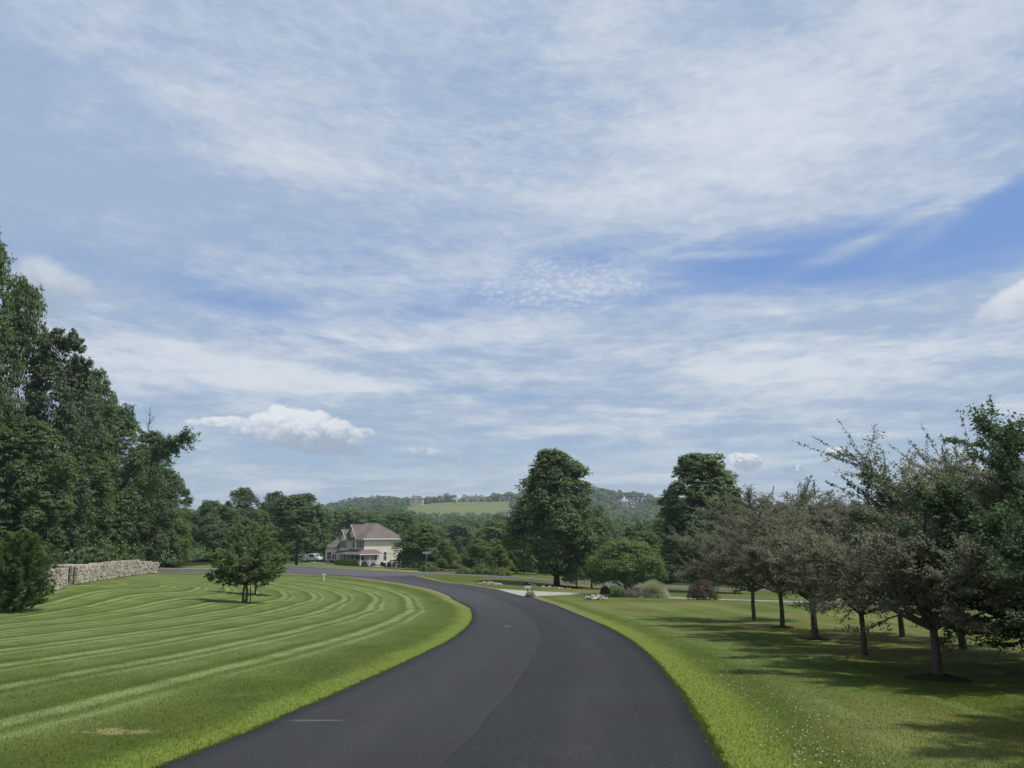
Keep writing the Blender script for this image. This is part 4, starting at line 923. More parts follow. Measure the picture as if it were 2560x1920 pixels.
def stone_wall(label, pts, th=.7, seed=0, maxp=290, ends=(0, 1), face=1):
    """pts: (x, y, top z, height); stones laid in rough courses on the camera side, both ends and the top"""
    g = np.random.default_rng(seed); A = [Vector(p[:3]) for p in pts]; hs = [p[3] for p in pts]
    t = thing('stone_wall', label, 'wall', (A[0].x, A[0].y, A[0].z - hs[0])); O = t.location.copy()
    seg = [0.0]
    for a, b in zip(A[:-1], A[1:]): seg.append(seg[-1] + (b.xy - a.xy).length)
    Lt = seg[-1]
    def at(s, i): return np.interp(s, seg, [q[i] for q in pts])
    def dirat(s): return Vector((at(min(s + .3, Lt), 0) - at(max(s - .3, 0), 0), at(min(s + .3, Lt), 1) - at(max(s - .3, 0), 1), 0)).normalized()
    mb = MB(); n = 40; base = len(mb.v)      # rubble core
    V_ = []; F_ = []
    for i in range(n + 1):
        s = .12 + (Lt - .24) * i / n; d = dirat(s); nn = Vector((-d.y, d.x, 0)); x, y, zt, h = (at(s, k) for k in range(4))
        for o_, z in ((-.5, zt - h - .3), (-.42, zt - .10), (.42, zt - .10), (.5, zt - h - .3)): V_.append((x + nn.x * o_ * th * .86 - O.x, y + nn.y * o_ * th * .86 - O.y, z - O.z))
    for i in range(n):
        for k in range(3): F_.append((i*4+k, i*4+k+1, i*4+k+5, i*4+k+4))
    F_ += [(0, 1, 2, 3), (n*4+3, n*4+2, n*4+1, n*4)]
    obj('core', mk_mesh('core', V_, F_, [M_CORE]), t)
    S = []
    def lay(s, off_, z, L, hh, dep, yaw): S.append((s, off_, z, L, hh, dep, yaw))
    for side in ((-1,) if face == -1 else (-1, 1)):
        z = 0.0; hmax = max(hs)
        while z < hmax:
            hh = g.uniform(.11, .20); s = g.uniform(-.1, .1)
            while s < Lt:
                L = g.uniform(.25, .72)
                if z < at(s, 3) - .05: lay(s + L / 2, side * (th / 2 - .02 * z) + g.normal(0, .025), z + hh / 2, L * 1.02, hh * g.uniform(.85, 1.15), g.uniform(.2, .34), g.normal(0, .12))
                s += L * 1.02
            z += hh
    s = 0
    while s < Lt:                                            # capping
        L = g.uniform(.35, .8); 
        for o_ in (-.24, .02, .26): lay(s + g.uniform(0, .1), o_ * th / .7, at(s, 3) - .04 + g.normal(0, .03), L, g.uniform(.07, .14), .34, g.normal(0, .4))
        s += L * .9
    for e in ends:                                           # ends
        z = 0; s0 = Lt * e; H = at(s0, 3)
        while z < H:
            hh = g.uniform(.08, .15)
            for o_ in (-.26, 0, .26): lay(s0 + (-.05 if e == 0 else .05), o_ * th / .7, z + hh / 2, .3, hh, .3, g.normal(0, .3))
            z += hh
    def mtx(q):
        s_, off_, z, L, hh, dep, yaw = q; s = min(max(s_, 0), Lt); d = dirat(s); nn = Vector((-d.y, d.x, 0)); x, y, zt, h = (at(s, k) for k in range(4)); ex = s_ - s
        return Matrix.Translation(Vector((x, y, zt - h + z)) + nn * off_ + d * ex - O) @ Matrix.Rotation(atan2(d.y, d.x) + yaw, 4, 'Z') @ Matrix.Diagonal((L, dep, hh, 1))
    # the stones that show largest are single parts
    def vis(q): s = min(max(q[0], 0), Lt); return q[3] * (1.0 if q[1] * -1 * 1 > -.05 else .2) / (at(s, 1))
    order = sorted(range(len(S)), key=lambda i: -vis(S[i])); one = set(order[:maxp]); Vn = []; Fn = []; Mi = []
    for i, q in enumerate(S):
        m = mtx(q); me = STN[int(g.integers(0, 9))]
        if i in one:
            o = bpy.data.objects.new('stone', me); COL.objects.link(o); o.parent = t; o.matrix_local = m
        else:
            b = len(Vn); Vn += [tuple(m @ v.co) for v in me.vertices]; Fn += [tuple(b + j for j in p.vertices) for p in me.polygons]; Mi += [int(me.name.split('.')[-1]) % 3 if '.' in me.name else 0] * len(me.polygons)
    if Vn: tag(obj('stones', mk_mesh('stones', Vn, Fn, M_STONE, Mi), t), kind='stuff')
    return t
def wp(px, base, top, Y): p = G(px, base, Y); zt = P(px, top, Y)[1]; return (p.x, p.y, zt, zt - p.z)
stone_wall('long pale dry stone wall rising in steps along the striped lawn', [wp(152, 1263, 1223, 54), wp(192, 1254, 1219, 62), wp(222, 1250, 1217, 66), wp(245, 1246, 1213, 70), wp(272, 1243, 1212, 74), wp(300, 1241, 1213, 78), wp(329, 1238.5, 1215, 82)], .8, 1, 295)
stone_wall('short near stretch of dry stone wall half hidden behind the pine', [wp(20, 1285, 1236, 42), wp(80, 1274, 1231, 47), wp(124, 1268.5, 1229, 50.5)], .8, 2, 180, (1,))
stone_wall('dark stretch of stone wall set back in the gap between the two lawn walls', [wp(110, 1260, 1221, 56), wp(160, 1257, 1219, 59)], .7, 3, 60, ())
stone_wall('low distant pale stone wall under the trees above the long wall', [wp(243, 1199, 1191, 110), wp(268, 1200, 1191, 112), wp(290, 1202, 1193, 112)], .8, 4, 40)
def rocks(label, name, cat, c, rx, ry, h, n, seed, size, core):
    g = np.random.default_rng(seed); t = thing(name, label, cat, c)
    for i in range(n):
        a = g.random() * 6.28; r = sqrt(g.random()); z = h * (1 - r) * g.random() ** .3; s = size * g.uniform(.6, 1.4); x, y = cos(a) * r * rx, sin(a) * r * ry
        o = bpy.data.objects.new('stone', STN[(i % 3) * 3 + (2 if core else 1)]); COL.objects.link(o); o.parent = t; o.location = (x, y, tz(c.x + x, c.y + y) - c.z + z + s * .08); o.scale = (s, s * .7, s * .32); o.rotation_euler = (g.normal(0, .25), g.normal(0, .25), g.random() * 6.28)
    if core:
        m = mound('heap', None, None, c, rx * .95, ry * .95, h * .75, M_CORE, seed); m.parent = t; m.location = -t.location
    return t
rocks('low heap of flat grey rocks on the lawn in front of the driveway', 'rock_pile', 'rocks', G(1287, 1297, 60), .80, .55, .30, 40, 5, .42, False)
rocks('oval raised bed of brown rubble on the grass island by the junction', 'rubble_bed', 'rocks', G(1059, 1262, 84), 1.35, 1.1, .30, 120, 6, .30, True)
rocks('row of pale stones edging the bed under the tallest shade tree', 'bed_edging', 'rocks', G(1185, 1270, 84), 2.6, .35, .12, 60, 7, .30, False)
rocks('small white stone beside the plume grass', 'white_stone', 'rock', G(1386, 1291, 64.5), .10, .08, .05, 3, 8, .35, False)
mound('mulch_bed', 'dark mulch bed beneath the tallest shade tree', 'mulch', G(1215, 1268, 88), 4.6, 2.2, .18, M_MULCH, 3)
mound('mulch_bed', 'mulch bed under the clipped shrub and the plume grass', 'mulch', G(1375, 1291, 66), 3.0, 1.2, .06, M_MULCH, 4)

# ---------------------------------------------------------------- cream house
M_SIDING = None
def _sid(nt):
    x, y, z = sep(pos()); f = M('FRACT', z * 5.2); n = noise(pos(), .6, 3, .6); c = mix(sstep(n, .3, .7), (.72, .68, .53), (.78, .74, .59))
    return princ(nt, c, .75, .2, 0, f, .02, .6)
M_SIDING = mat('cream_siding', _sid)
def _shg(nt):
    p = pos(); x, y, z = sep(p); n = noise(p, .5, 4, .6); n2 = noise(vscale(p, 3, 3, 9), 1, 3, .7)
    c = mix(sstep(n, .3, .7), (.125, .104, .097), (.160, .136, .127)); c = mix(sstep(n2, .4, .7) * .4, c, (.11, .084, .075)); return princ(nt, c, .95, .1, 0, n2, .03, .6)
M_ROOF = mat('brown_shingles', _shg)
M_TRIM = simple('white_trim', (.70, .69, .66), .6, .3, .05)
M_SHUT = simple('black_shutter', (.022, .018, .020), .6, .3, .1)
M_GLASS = simple('window_glass', (.045, .05, .058), .12, .6, .2, 1.5)
M_CURT = simple('window_blind', (.24, .24, .25), .5, .4, .2, 2)
M_PORCH = simple('porch_grey', (.30, .30, .30), .8, .2, .1)
M_FOUND = simple('foundation', (.30, .28, .25), .95, .1, .15)
M_DARK = simple('dark_paint', (.022, .018, .017), .7, .2, .2)
M_DOOR = simple('door_brown', (.09, .06, .05), .6, .3, .1)
def window(par, x, z, w, h, y, face='F', shut=True, glass=None, fr=.07, double=True):
    """window on the front (F, looks to -y) or the right side (S, looks to +x; x is then the y position and y the x of the wall)"""
    def bx(mb, a0, a1, d0, d1, z0, z1):
        return mb.box(a0, a1, y - d1, y - d0, z0, z1) if face == 'F' else mb.box(y + d0, y + d1, a0, a1, z0, z1)
    m = MB(); x0, x1 = x - w / 2, x + w / 2
    for a in ((x0 - fr, x1 + fr, z - fr, z), (x0 - fr, x1 + fr, z + h, z + h + fr), (x0 - fr, x0, z, z + h), (x1, x1 + fr, z, z + h)): bx(m, a[0], a[1], .004, .07, a[2], a[3])
    if double: bx(m, x0, x1, .004, .055, z + h / 2 - .04, z + h / 2 + .04)
    o = m.build('window', M_TRIM, par); p = MB(); bx(p, x0, x1, .002, .03, z, z + h); p.build('pane', glass or M_GLASS, o)
    if shut:
        for sgn in (-1, 1):
            s = MB(); c = x + sgn * (w / 2 + fr + .22); bx(s, c - .2, c + .2, .004, .05, z - .05, z + h + .05); s.build('shutter', M_SHUT, par)
HP = G(785, 1223, 158); HRZ = radians(-50)
house = thing('cream_house', 'two-storey cream house with brown hip roof, gables and a wrap-around porch', 'house', (HP.x, HP.y, HP.z - .25), HRZ)
w = MB()
w.box(-11.2, 0, 0, 9.2, .5, 5.75).prism([(-7.5, 5.75), (-3.2, 5.75), (-5.35, 8.55)], .0, 4.4)
w.box(-8.4, -5.7, -1.17, 0, 3.3, 5.75).prism([(-8.4, 5.75), (-5.7, 5.75), (-7.05, 7.55)], -1.17, 1.5)
w.build('wall', M_SIDING, house)
MB().box(-17.5, -11.2, .0, 8.4, .3, 3.75).build('garage_wing', M_SIDING, house)
MB().box(-17.4, -.02, .05, 9.1, -1.2, .5).box(-17.4,-11,.05,8.3,-1.2,.3).build('foundation', M_FOUND, house)
rf = MB(); rf.hip(-11.7, .45, -.45, 9.65, 5.82, 9.1, -8.2, -3.2)
rf.build('roof', M_ROOF, house)
gr = MB(); th = .16
def slope(mb, a, b, y0, y1, t=.14): mb.prism([a, b, (b[0], b[1] + t), (a[0], a[1] + t)], y0, y1)
slope(gr, (-7.75, 5.60), (-5.35, 8.62), -.35, 4.5); slope(gr, (-5.35, 8.62), (-2.95, 5.60), -.35, 4.5); gr.build('gable_roof', M_ROOF, house)
gr = MB(); slope(gr, (-8.65, 5.52), (-7.05, 7.60), -1.5, 2.2); slope(gr, (-7.05, 7.60), (-5.45, 5.52), -1.5, 2.2); gr.build('gable_roof', M_ROOF, house)
tr = MB()
def rake(a, b, y): tr.prism([a, b, (b[0], b[1] + .24), (a[0], a[1] + .24)], y - .05, y - .005)
rake((-7.77, 5.50), (-5.35, 8.53), -.35); rake((-5.35, 8.53), (-2.93, 5.50), -.35); rake((-8.67, 5.42), (-7.05, 7.51), -1.5); rake((-7.05, 7.51), (-5.43, 5.42), -1.5)
tr.box(-3.2, .47, -.49, -.455, 5.62, 5.84).box(.455, .49, -.45, 9.67, 5.62, 5.84).box(-.02, .03, -.03, .03, .5, 5.6).box(-8.45, -8.4, -1.2, -1.15, 3.3, 5.6).box(-5.7, -5.65, -1.2, -1.15, 3.3, 5.6)
tr.build('trim', M_TRIM, house)
wr = MB(); wr.hip(-17.9, -10.6, -.4, 8.8, 3.82, 6.6, -17.4, -10.7); wr.build('wing_roof', M_ROOF, house)
MB().box(-10.6, -9.3, -.55, .6, 3.62, 4.75).build('dormer', M_ROOF, house)
for x in (-.95, -2.25): window(house, x, 3.95, .62, 1.35, 0, glass=M_CURT)
for x in (-6.45, -7.65): window(house, x, 3.95, .58, 1.35, -1.17, glass=M_CURT)
aw = MB(); aw.prism([(-4.9, 3.95), (-4.3, 3.95), (-4.3, 5.1), (-4.42, 5.32), (-4.6, 5.4), (-4.78, 5.32), (-4.9, 5.1)], -.03, -.004); o = aw.build('arched_window', M_SHUT, house)
aw = MB(); aw.prism([(-4.82, 4.03), (-4.38, 4.03), (-4.38, 5.08), (-4.6, 5.3), (-4.82, 5.08)], -.045, -.031); aw.build('pane', M_GLASS, o)
window(house, 5.05, 1.45, .62, 1.6, 0, 'S', False, fr=.05); window(house, 8.35, 1.45, .62, 1.6, 0, 'S', False, fr=.05); window(house, 2.85, 1.45, .5, 1.5, 0, 'S', False, fr=.05)
window(house, -13.2, 1.35, .85, 1.45, 0); window(house, -15.6, 1.35, .85, 1.45, 0)
# porch windows, door, lamps
for x in (-1.0, -2.4): window(house, x, 1.25, .85, 1.6, 0, glass=M_CURT)
window(house, -4.2, 1.25, .8, 1.6, 0); window(house, -8.9, 1.25, .9, 1.6, 0, glass=M_CURT)
d = MB().box(-6.4, -5.3, -.06, -.004, .62, 2.75).build('door', M_DOOR, house); MB().box(-5.5, -5.42, -.10, -.06, 1.6, 1.7).build('handle', M_TRIM, d)
PD = 1.9
fl = MB().box(-9.6, PD, -PD, -.005, .42, .58).box(.005, PD, -.005, 2.6, .42, .58); fl.build('porch_floor', M_PORCH, house)
MB().box(-9.55, PD - .05, -PD + .05, -.01, -1.2, .42).box(.01, PD - .05, -.01, 2.55, -1.2, .42).build('porch_skirt', M_TRIM, house)
# porch roof: lean-to wrapping the corner
e = PD + .25; pr = MB(); zi, zo = 3.62, 2.78
pr.add([(-9.9, -.006, zi), (0, -.006, zi), (.006, 2.9, zi), (-10.2, -e, zo), (e, -e, zo), (e, 3.3, zo), (-10.2, -e, zo - .14), (e, -e, zo - .14), (e, 3.3, zo - .14), (.006, 3.3, zo - .14), (.006, -.006, zo - .14), (-10.2, -.006, zo - .14)],
       [(0, 3, 4, 1), (1, 4, 5, 2), (3, 6, 7, 4), (4, 7, 8, 5), (0, 11, 6, 3), (2, 5, 8, 9), (6, 11, 10, 7), (7, 10, 9, 8)]); pr.build('porch_roof', M_ROOF, house)
MB().box(-10.22, e + .02, -e - .03, -e - .004, zo - .2, zo - .03).box(e + .004, e + .03, -e, 3.3, zo - .2, zo - .03).build('gutter', M_TRIM, house)
me_post = MB().box(-.08, .08, -.08, .08, .58, 2.64).box(-.12, .12, -.12, .12, .58, .72).box(-.12, .12, -.12, .12, 2.52, 2.62).mesh('porch_post', [M_TRIM])
for x, y in ((-9.4, -PD + .12), (-7.6, -PD + .12), (-5.7, -PD + .12), (-4.1, -PD + .12), (-2.4, -PD + .12), (-.5, -PD + .12), (PD - .12, -PD + .12), (PD - .12, 2.4), (PD - .12, .4)): obj('porch_post', me_post, house, (x, y, 0))
rl = MB()
for x0, x1 in ((-9.4, -7.6), (-7.6, -6.6), (-4.1, -2.4), (-2.4, -.5), (-.5, PD - .2)):
    rl.box(x0 + .09, x1 - .09, -PD + .09, -PD + .15, 1.38, 1.44).box(x0 + .09, x1 - .09, -PD + .09, -PD + .15, .68, .73); n = int((x1 - x0) / .16)
    for k in range(n): xx = x0 + .14 + k * .16; rl.box(xx, xx + .05, -PD + .10, -PD + .14, .73, 1.38)
rl.box(PD - .15, PD - .09, -PD + .2, .3, 1.38, 1.44).box(PD - .15, PD - .09, .5, 2.3, 1.38, 1.44)
for k in range(22): yy_ = -1.6 + k * .18; rl.box(PD - .14, PD - .10, yy_, yy_ + .05, .68, 1.38)
rl.build('railing', M_TRIM, house)
st = MB()
for k in range(3): st.box(-6.6, -5.1, -PD - .3 * (k + 1), -PD - .3 * k - .002, -.6, .42 - .16 * k)
st.build('steps', M_CONC, house)
for x in (-4.9, -6.75):
    MB().tube([(x, -.14, 2.05), (x, -.14, 2.3)], [.06, .09], 6).build('wall_lamp', M_TRIM, house)
# things by the house
def hl(x, y): v = Matrix.Rotation(HRZ, 3, 'Z') @ Vector((x, y, 0)); X, Y = HP.x + v.x, HP.y + v.y; return Vector((X, Y, tz(X, Y)))
def wsh(name, label, x, y, R, H, mt, seed, n=900, leaf=.12, cat='shrub', group=None):
    g = np.random.default_rng(seed); q = rdir(g, n); q[:, 2] = np.abs(q[:, 2]); pt = q * (.8 + .25 * g.random(n))[:, None] * [R, R, H]; v = leaf_quads(pt, q + g.normal(0, .4, (n, 3)), leaf, g, .7)
    return tag(obj(name, np_mesh(name, v, np.arange(4 * n).reshape(-1, 4), [mt], None, False, {'shade': np.repeat(g.random(n), 4), 'accent': np.zeros(4 * n)}), None, hl(x, y)), label, cat, group)
L_DK = leaf_mat('leaf_dark_hedge', (.012, .018, .012), (.030, .038, .022), .1)
wsh('hedge_shrub', 'long low dark shrub under the two left ground-floor windows of the house', -12.2, -1.6, 1.4, .85, L_DK, 1); wsh('hedge_shrub', 'dark low shrub at the left corner of the porch', -9.0, -2.3, .8, .8, L_DK, 2)
wsh('hedge_shrub', 'dark round shrub beside the white truck', -16.6, -1.3, .5, .7, L_DK, 3); wsh('hedge_shrub', 'reddish dark shrub at the left end of the tall grass bed', -4.6, -3.6, .7, 1.0, L_RED, 4)
wsh('hedge_shrub', 'dark hydrangea against the porch rail behind the tall grass', -2.0, -2.8, 2.3, 1.25, L_DK, 5); wsh('hedge_shrub', 'dark shrub at the right front corner of the porch', 2.6, -1.2, .65, 1.1, L_DK, 6)
wsh('hedge_shrub', 'maroon shrub right of the porch corner', 3.2, .5, .6, .8, L_RED, 7); wsh('hedge_shrub', 'dark green shrub between the tall grass and the porch corner', 3.0, -3.4, .5, 1.0, L_DK, 8)
for i, (x, y, R, H) in enumerate(((-.8, -4.6, 1.0, 1.15), (.6, -4.8, 1.1, 1.25), (2.1, -4.8, 1.1, 1.35), (3.5, -4.6, 1.1, 1.4))):
    g_ = hl(x, y); lab = ('leftmost', 'second from left', 'third from left', 'rightmost')[i]
    gg = np.random.default_rng(300 + i); n = 900; a = gg.random(n) * 6.283; r_ = R * np.sqrt(gg.random(n)); hh = H * (.7 + .4 * gg.random(n)); cx, cy = np.cos(a) * r_ * .6, np.sin(a) * r_ * .6; tx, ty = np.cos(a) * r_ * 1.1, np.sin(a) * r_ * 1.1
    v = np.stack([np.c_[cx - .03, cy, 0 * cx - .1], np.c_[cx + .03, cy, 0 * cx - .1], np.c_[tx, ty, hh]], 1).reshape(-1, 3)
    tag(obj('tall_grass', np_mesh('tall_grass', v, np.arange(3 * n).reshape(-1, 3), [L_GRASSY if False else L_BRIGHT], None, False, {'shade': np.repeat(gg.random(n), 3), 'accent': np.zeros(3 * n)}), None, g_), lab + ' clump of the tall green grasses in front of the porch', 'ornamental grass', None, 'tall grasses in front of the porch')
def slab(name, label, cat, x0, x1, y0, y1, h, mt, kind=None):
    c = hl((x0 + x1) / 2, (y0 + y1) / 2); o = MB().box(x0 - (x0+x1)/2, x1 - (x0+x1)/2, y0 - (y0+y1)/2, y1 - (y0+y1)/2, -1.0, h).build(name, mt, None, loc=c, rz=HRZ); return tag(o, label, cat, None, kind)
slab('garden_path', None, None, -17.5, -5.6, -3.7, -2.6, .12, M_CONC, 'structure')
slab('bed_kerb', 'pale stone kerb slab on the ground right of the porch', 'kerb', 4.8, 7.6, -1.2, .4, .14, M_CONC)
ac = thing('air_conditioner', 'small grey air conditioning unit by the side wall of the house', 'air conditioner', hl(4.0, 5.0), HRZ); MB().box(-.35, .35, -.35, .35, -.5, .75).build('casing', M_PORCH, ac); MB().tube([(0, 0, .75), (0, 0, .79)], [.28, .26], 10).build('fan_grille', M_DARK, ac)
for i, (x, y) in enumerate(((5.4, 1.2), (6.1, 1.3), (6.4, 2.2))):
    bn = thing('barrel_planter', ('leftmost', 'middle', 'rightmost')[i] + ' of the dark tub planters beside the house wall', 'planter', hl(x, y), 0, 'dark tub planters by the house')
    MB().tube([(0, 0, -.3), (0, 0, .5), (0, 0, .9)], [.30, .36, .33], 10).build('tub', M_DARK, bn); MB().tube([(0, 0, .9), (.05, 0, 1.15)], [.25, .05], 7).build('plant', L_BRIGHT if i != 1 else M_TRIM, bn)
# fence of dark rails
def fence():
    a = G(843, 1228, 150); b = G(905, 1236, 124); L = (b - a).xy.length; d = (b - a).xy.normalized(); t = thing('rail_fence', 'dark three-rail wooden fence running right from the house under the tree', 'fence', a, atan2(d.y, d.x))
    n = 6; zs = [tz(a.x + d.x * L * i / n, a.y + d.y * L * i / n) - a.z for i in range(n + 1)]; pm = MB().box(-.09, .09, -.09, .09, -.5, 1.45).mesh('post', [M_DARK])
    for i in range(n + 1): obj('post', pm, t, (L * i / n, 0, zs[i]))
    for i in range(n):
        for h in (.45, .88, 1.28): 
            x0, x1 = L * i / n + .092, L * (i + 1) / n - .092; z0, z1 = zs[i] + h, zs[i+1] + h
            MB().add([(x0, -.05, z0-.09), (x1, -.05, z1-.09), (x1, .01, z1-.09), (x0, .01, z0-.09), (x0, -.05, z0+.09), (x1, -.05, z1+.09), (x1, .01, z1+.09), (x0, .01, z0+.09)], [(0,3,2,1),(4,5,6,7),(0,1,5,4),(1,2,6,5),(2,3,7,6),(3,0,4,7)]).build('rail', M_DARK, t)
fence()
# white service truck behind the left corner of the house
def truck():
    p = G(668, 1217, 178); t = thing('service_truck', 'white utility truck parked at the left corner of the house', 'truck', p, radians(-18)); M_W = simple('truck_white', (.72, .73, .74), .35, .5, .04); M_T = simple('tyre', (.02, .02, .02), .9, .1, .1)
    b = MB(); b.prism([(-.2, .75), (2.9, .75), (2.95, 1.25), (2.2, 1.40), (1.75, 2.05), (.35, 2.10), (-.2, 2.05)], -.95, .95); b.build('cab', M_W, t)
    s = MB(); s.box(-3.0, -.28, -1.05, 1.05, .62, 1.75).box(-2.9, -.4, -1.05, -.65, 1.75, 1.95).box(-2.9, -.4, .65, 1.05, 1.75, 1.95).box(-3.1, -.25, -.9, .9, .48, .62); s.build('service_body', M_W, t)
    for y in (-.975, .965): MB().prism([(.45, 1.35), (1.95, 1.35), (1.62, 1.95), (.5, 1.98)], y, y + .01).build('window', M_GLASS, t)
    MB().add([(2.22, -.8, 1.42), (2.22, .8, 1.42), (1.82, .8, 2.0), (1.82, -.8, 2.0)], [(0, 1, 2, 3)]).build('windscreen', M_GLASS, t)
    for x, y in ((2.05, -.98), (2.05, .72), (-1.7, -1.06), (-1.7, .80)):
        wv_ = MB().tube([(x, y - .01, .40), (x, y + .26, .40)], [.40, .40], 16); wv_.add([(x + cos(k * pi / 8) * .40, y - .011, .40 + sin(k * pi / 8) * .40) for k in range(16)], [tuple(range(16))]); o = wv_.build('wheel', M_T, t)
        MB().add([(x + cos(k * pi / 5) * .2, y - .02, .40 + sin(k * pi / 5) * .2) for k in range(10)], [tuple(range(10))]).build('rim', M_W, o)
    for y in (-.8, .6): MB().box(2.93, 2.99, y, y + .2, .95, 1.12).build('headlight', M_TRIM, t)
    MB().box(2.9, 3.05, -.95, .95, .5, .7).build('bumper', M_DARK, t)
truck()

# ---------------------------------------------------------------- signs and posts
M_STEEL = simple('galvanised_steel', (.30, .31, .32), .5, .5, .1, 5, .4)
M_BLUE = simple('street_sign_blue', (.24, .36, .50), .5, .4, .06)
M_WHITE = simple('white_plastic', (.72, .72, .70), .5, .4, .04)
M_BOARD = simple('dark_board', (.035, .022, .035), .5, .3, .1)
def street_sign(px, base, top, Y, label, mt, rz, ln=.85):
    p, H, _ = dims(px, top, base, Y, 10); t = thing('street_sign', label, 'street sign', p, rz); MB().tube([(0, 0, -.3), (0, 0, H - .02)], .035, 7).build('pole', M_STEEL, t)
    MB().box(-ln / 2, ln / 2, -.012, .012, H - .24, H).build('name_blade', mt, t); MB().box(-.012, .012, -ln * .42, ln * .42, H - .50, H - .27).build('name_blade', mt, t); MB().tube([(0, 0, H), (0, 0, H + .05)], .05, 7).build('cap', M_STEEL, t)
street_sign(920, 1245, 1192, 95, 'pale blue street name sign on a tall pole at the tip of the grass island', M_BLUE, .25, .95)
street_sign(856, 1236, 1190, 106, 'white street name sign in front of the right end of the house', M_WHITE, -.3, .8)
def realty():
    p, H, _ = dims(1140, 1258, 1291, 64.5, 10); t = thing('yard_sign', 'dark and white two-part sign board on a post at the driveway mouth', 'sign', p, .05)
    MB().box(-.03, .03, -.03, .03, -.2, H).build('post', M_DARK, t); MB().box(-.30, .30, -.055, -.032, H - .26, H + .02).build('dark_board', M_BOARD, t); MB().box(-.27, .27, -.055, -.032, H - .50, H - .27).build('white_board', M_WHITE, t)
    MB().box(.06, .22, -.062, -.056, H - .12, H - .03).build('logo_patch', M_PORCH, t)
    p, H, _ = dims(1150, 1246, 1288, 67, 10); t = thing('lamp_post', 'thin pale wooden post with a short arm behind the yard sign', 'post', p, 0); MB().box(-.05, .05, -.05, .05, -.2, H - .25).build('post', simple('weathered_wood', (.28, .24, .18), .9, .1, .2, 8), t)
    MB().box(-.32, .34, -.03, .03, H * .55, H * .55 + .07).build('arm', M_STEEL, t); MB().tube([(0, 0, H - .25), (0, 0, H - .1), (0, 0, H)], [.05, .09, .03], 7).build('lamp', M_STEEL, t)
realty()
p, H, _ = dims(699, 1240, 1250, 92, 5); o = MB().box(-.11, .11, -.11, .11, -.2, H * .8).box(-.17, .17, -.15, .15, H * .8, H).build('utility_box', M_WHITE, None, loc=p); tag(o, 'small white utility marker on the striped lawn near the cross road', 'marker')
p, H, _ = dims(602, 1212, 1243, 101, 5); tag(MB().tube([(0, 0, -.2), (0, 0, H)], .025, 5).box(-.04, .04, -.02, .02, H - .3, H + .05).build('marker_post', M_STEEL, None, loc=p), 'thin marker post at the road edge right of the lawn trees', 'post')

# ---------------------------------------------------------------- mansions on the hill
M_STUC = simple('stucco', (.40, .36, .31), .9, .1, .1, .3); M_SLATE = simple('slate_roof', (.13, .115, .115), .9, .2, .2, .3); M_PALE = simple('pale_siding', (.55, .54, .50), .8, .2, .05, .3); M_WP = simple('portico_white', (.85, .85, .82), .8, .2, .03, .3); M_BRICK = simple('brick_far', (.30, .24, .21), .9, .1, .1, .3)
def wins(par, xs_, z, y, w=1.3, h=1.7):
    m = MB().box(-w / 2, w / 2, -.08, -.01, 0, h).mesh('window', [M_GLASS])
    for x in xs_: obj('window', m, par, (x, y, z))
def lift(p, px, py, Y): z = P(px, py, Y)[1]; return Vector((p.x, p.y, z))
Y0 = 955
p = lift(G(1030, 1084, Y0), 1023, 1084.5, Y0); est = thing('hilltop_mansion', 'large grey-roofed mansion with several gables on the crest of the hay field', 'house', (P(1021, 1084, Y0)[0], Y0, p.z))
w = MB(); w.box(-15, -6, 0, 10, -4, 4.2).box(-6, 6, 2, 10, -4, 5).box(6, 15.5, 0, 11, -4, 4).prism([(-9, 4), (-4, 4), (-6.5, 7.4)], -1, 6).prism([(5, 4), (10, 4), (7.5, 7.0)], -1, 6); w.build('wall', M_STUC, est)
MB().box(-9, -4, -1, 0, -4, 4).box(5, 10, -1, 0, -4, 4).build('bay', M_PALE, est)
r_ = MB(); r_.hip(-16, -5, -1, 11, 4.3, 9.6, -11.5, -9).hip(-6, 7, 1.5, 11, 5, 8.4, -5.8, 6.8).hip(5, 16.5, -.8, 12, 4.1, 9.2, 9, 12.5); slope(r_, (-9.4, 3.7), (-6.5, 7.5), -1.4, 5); slope(r_, (-6.5, 7.5), (-3.6, 3.7), -1.4, 5); slope(r_, (4.6, 3.6), (7.5, 7.1), -1.4, 5); slope(r_, (7.5, 7.1), (10.4, 3.6), -1.4, 5); r_.build('roof', M_SLATE, est)
MB().box(3, 4.6, .4, 2, -2, 10.2).build('chimney', M_STUC, est); MB().box(-12.6, -11.4, 3, 4.4, 6, 10).build('chimney', M_STUC, est); wins(est, (-13, -11), .8, 0); wins(est, (-3, 0, 2), 1, 2); wins(est, (11.5, 14), .8, 0); wins(est, (-7.5, -5.5, 6.5, 8.5), .5, -1)
Y0 = 940; fh = thing('hilltop_farmhouse', 'pale two-storey house with a grey roof at the left end of the hay field', 'house', (P(899, 1085, Y0)[0], Y0, P(899, 1086, Y0)[1]))
MB().box(-8, 8, 0, 9, -4, 5).build('wall', M_PALE, fh); MB().hip(-8.6, 8.6, -.6, 9.6, 5, 9, -5, 5).build('roof', M_SLATE, fh); wins(fh, (-6, -3, 3, 6), 2.9, 0); wins(fh, (-6, -3, 3, 6), 0, 0); MB().box(-4.5, -3.5, 4, 5, 8, 10.3).build('chimney', M_BRICK, fh)
Y0 = 885; wh = thing('portico_mansion', 'brick mansion with a white columned portico and cupola on the wooded hillside', 'house', (P(1350, 1096, Y0)[0], Y0, P(1350, 1094, Y0)[1]))
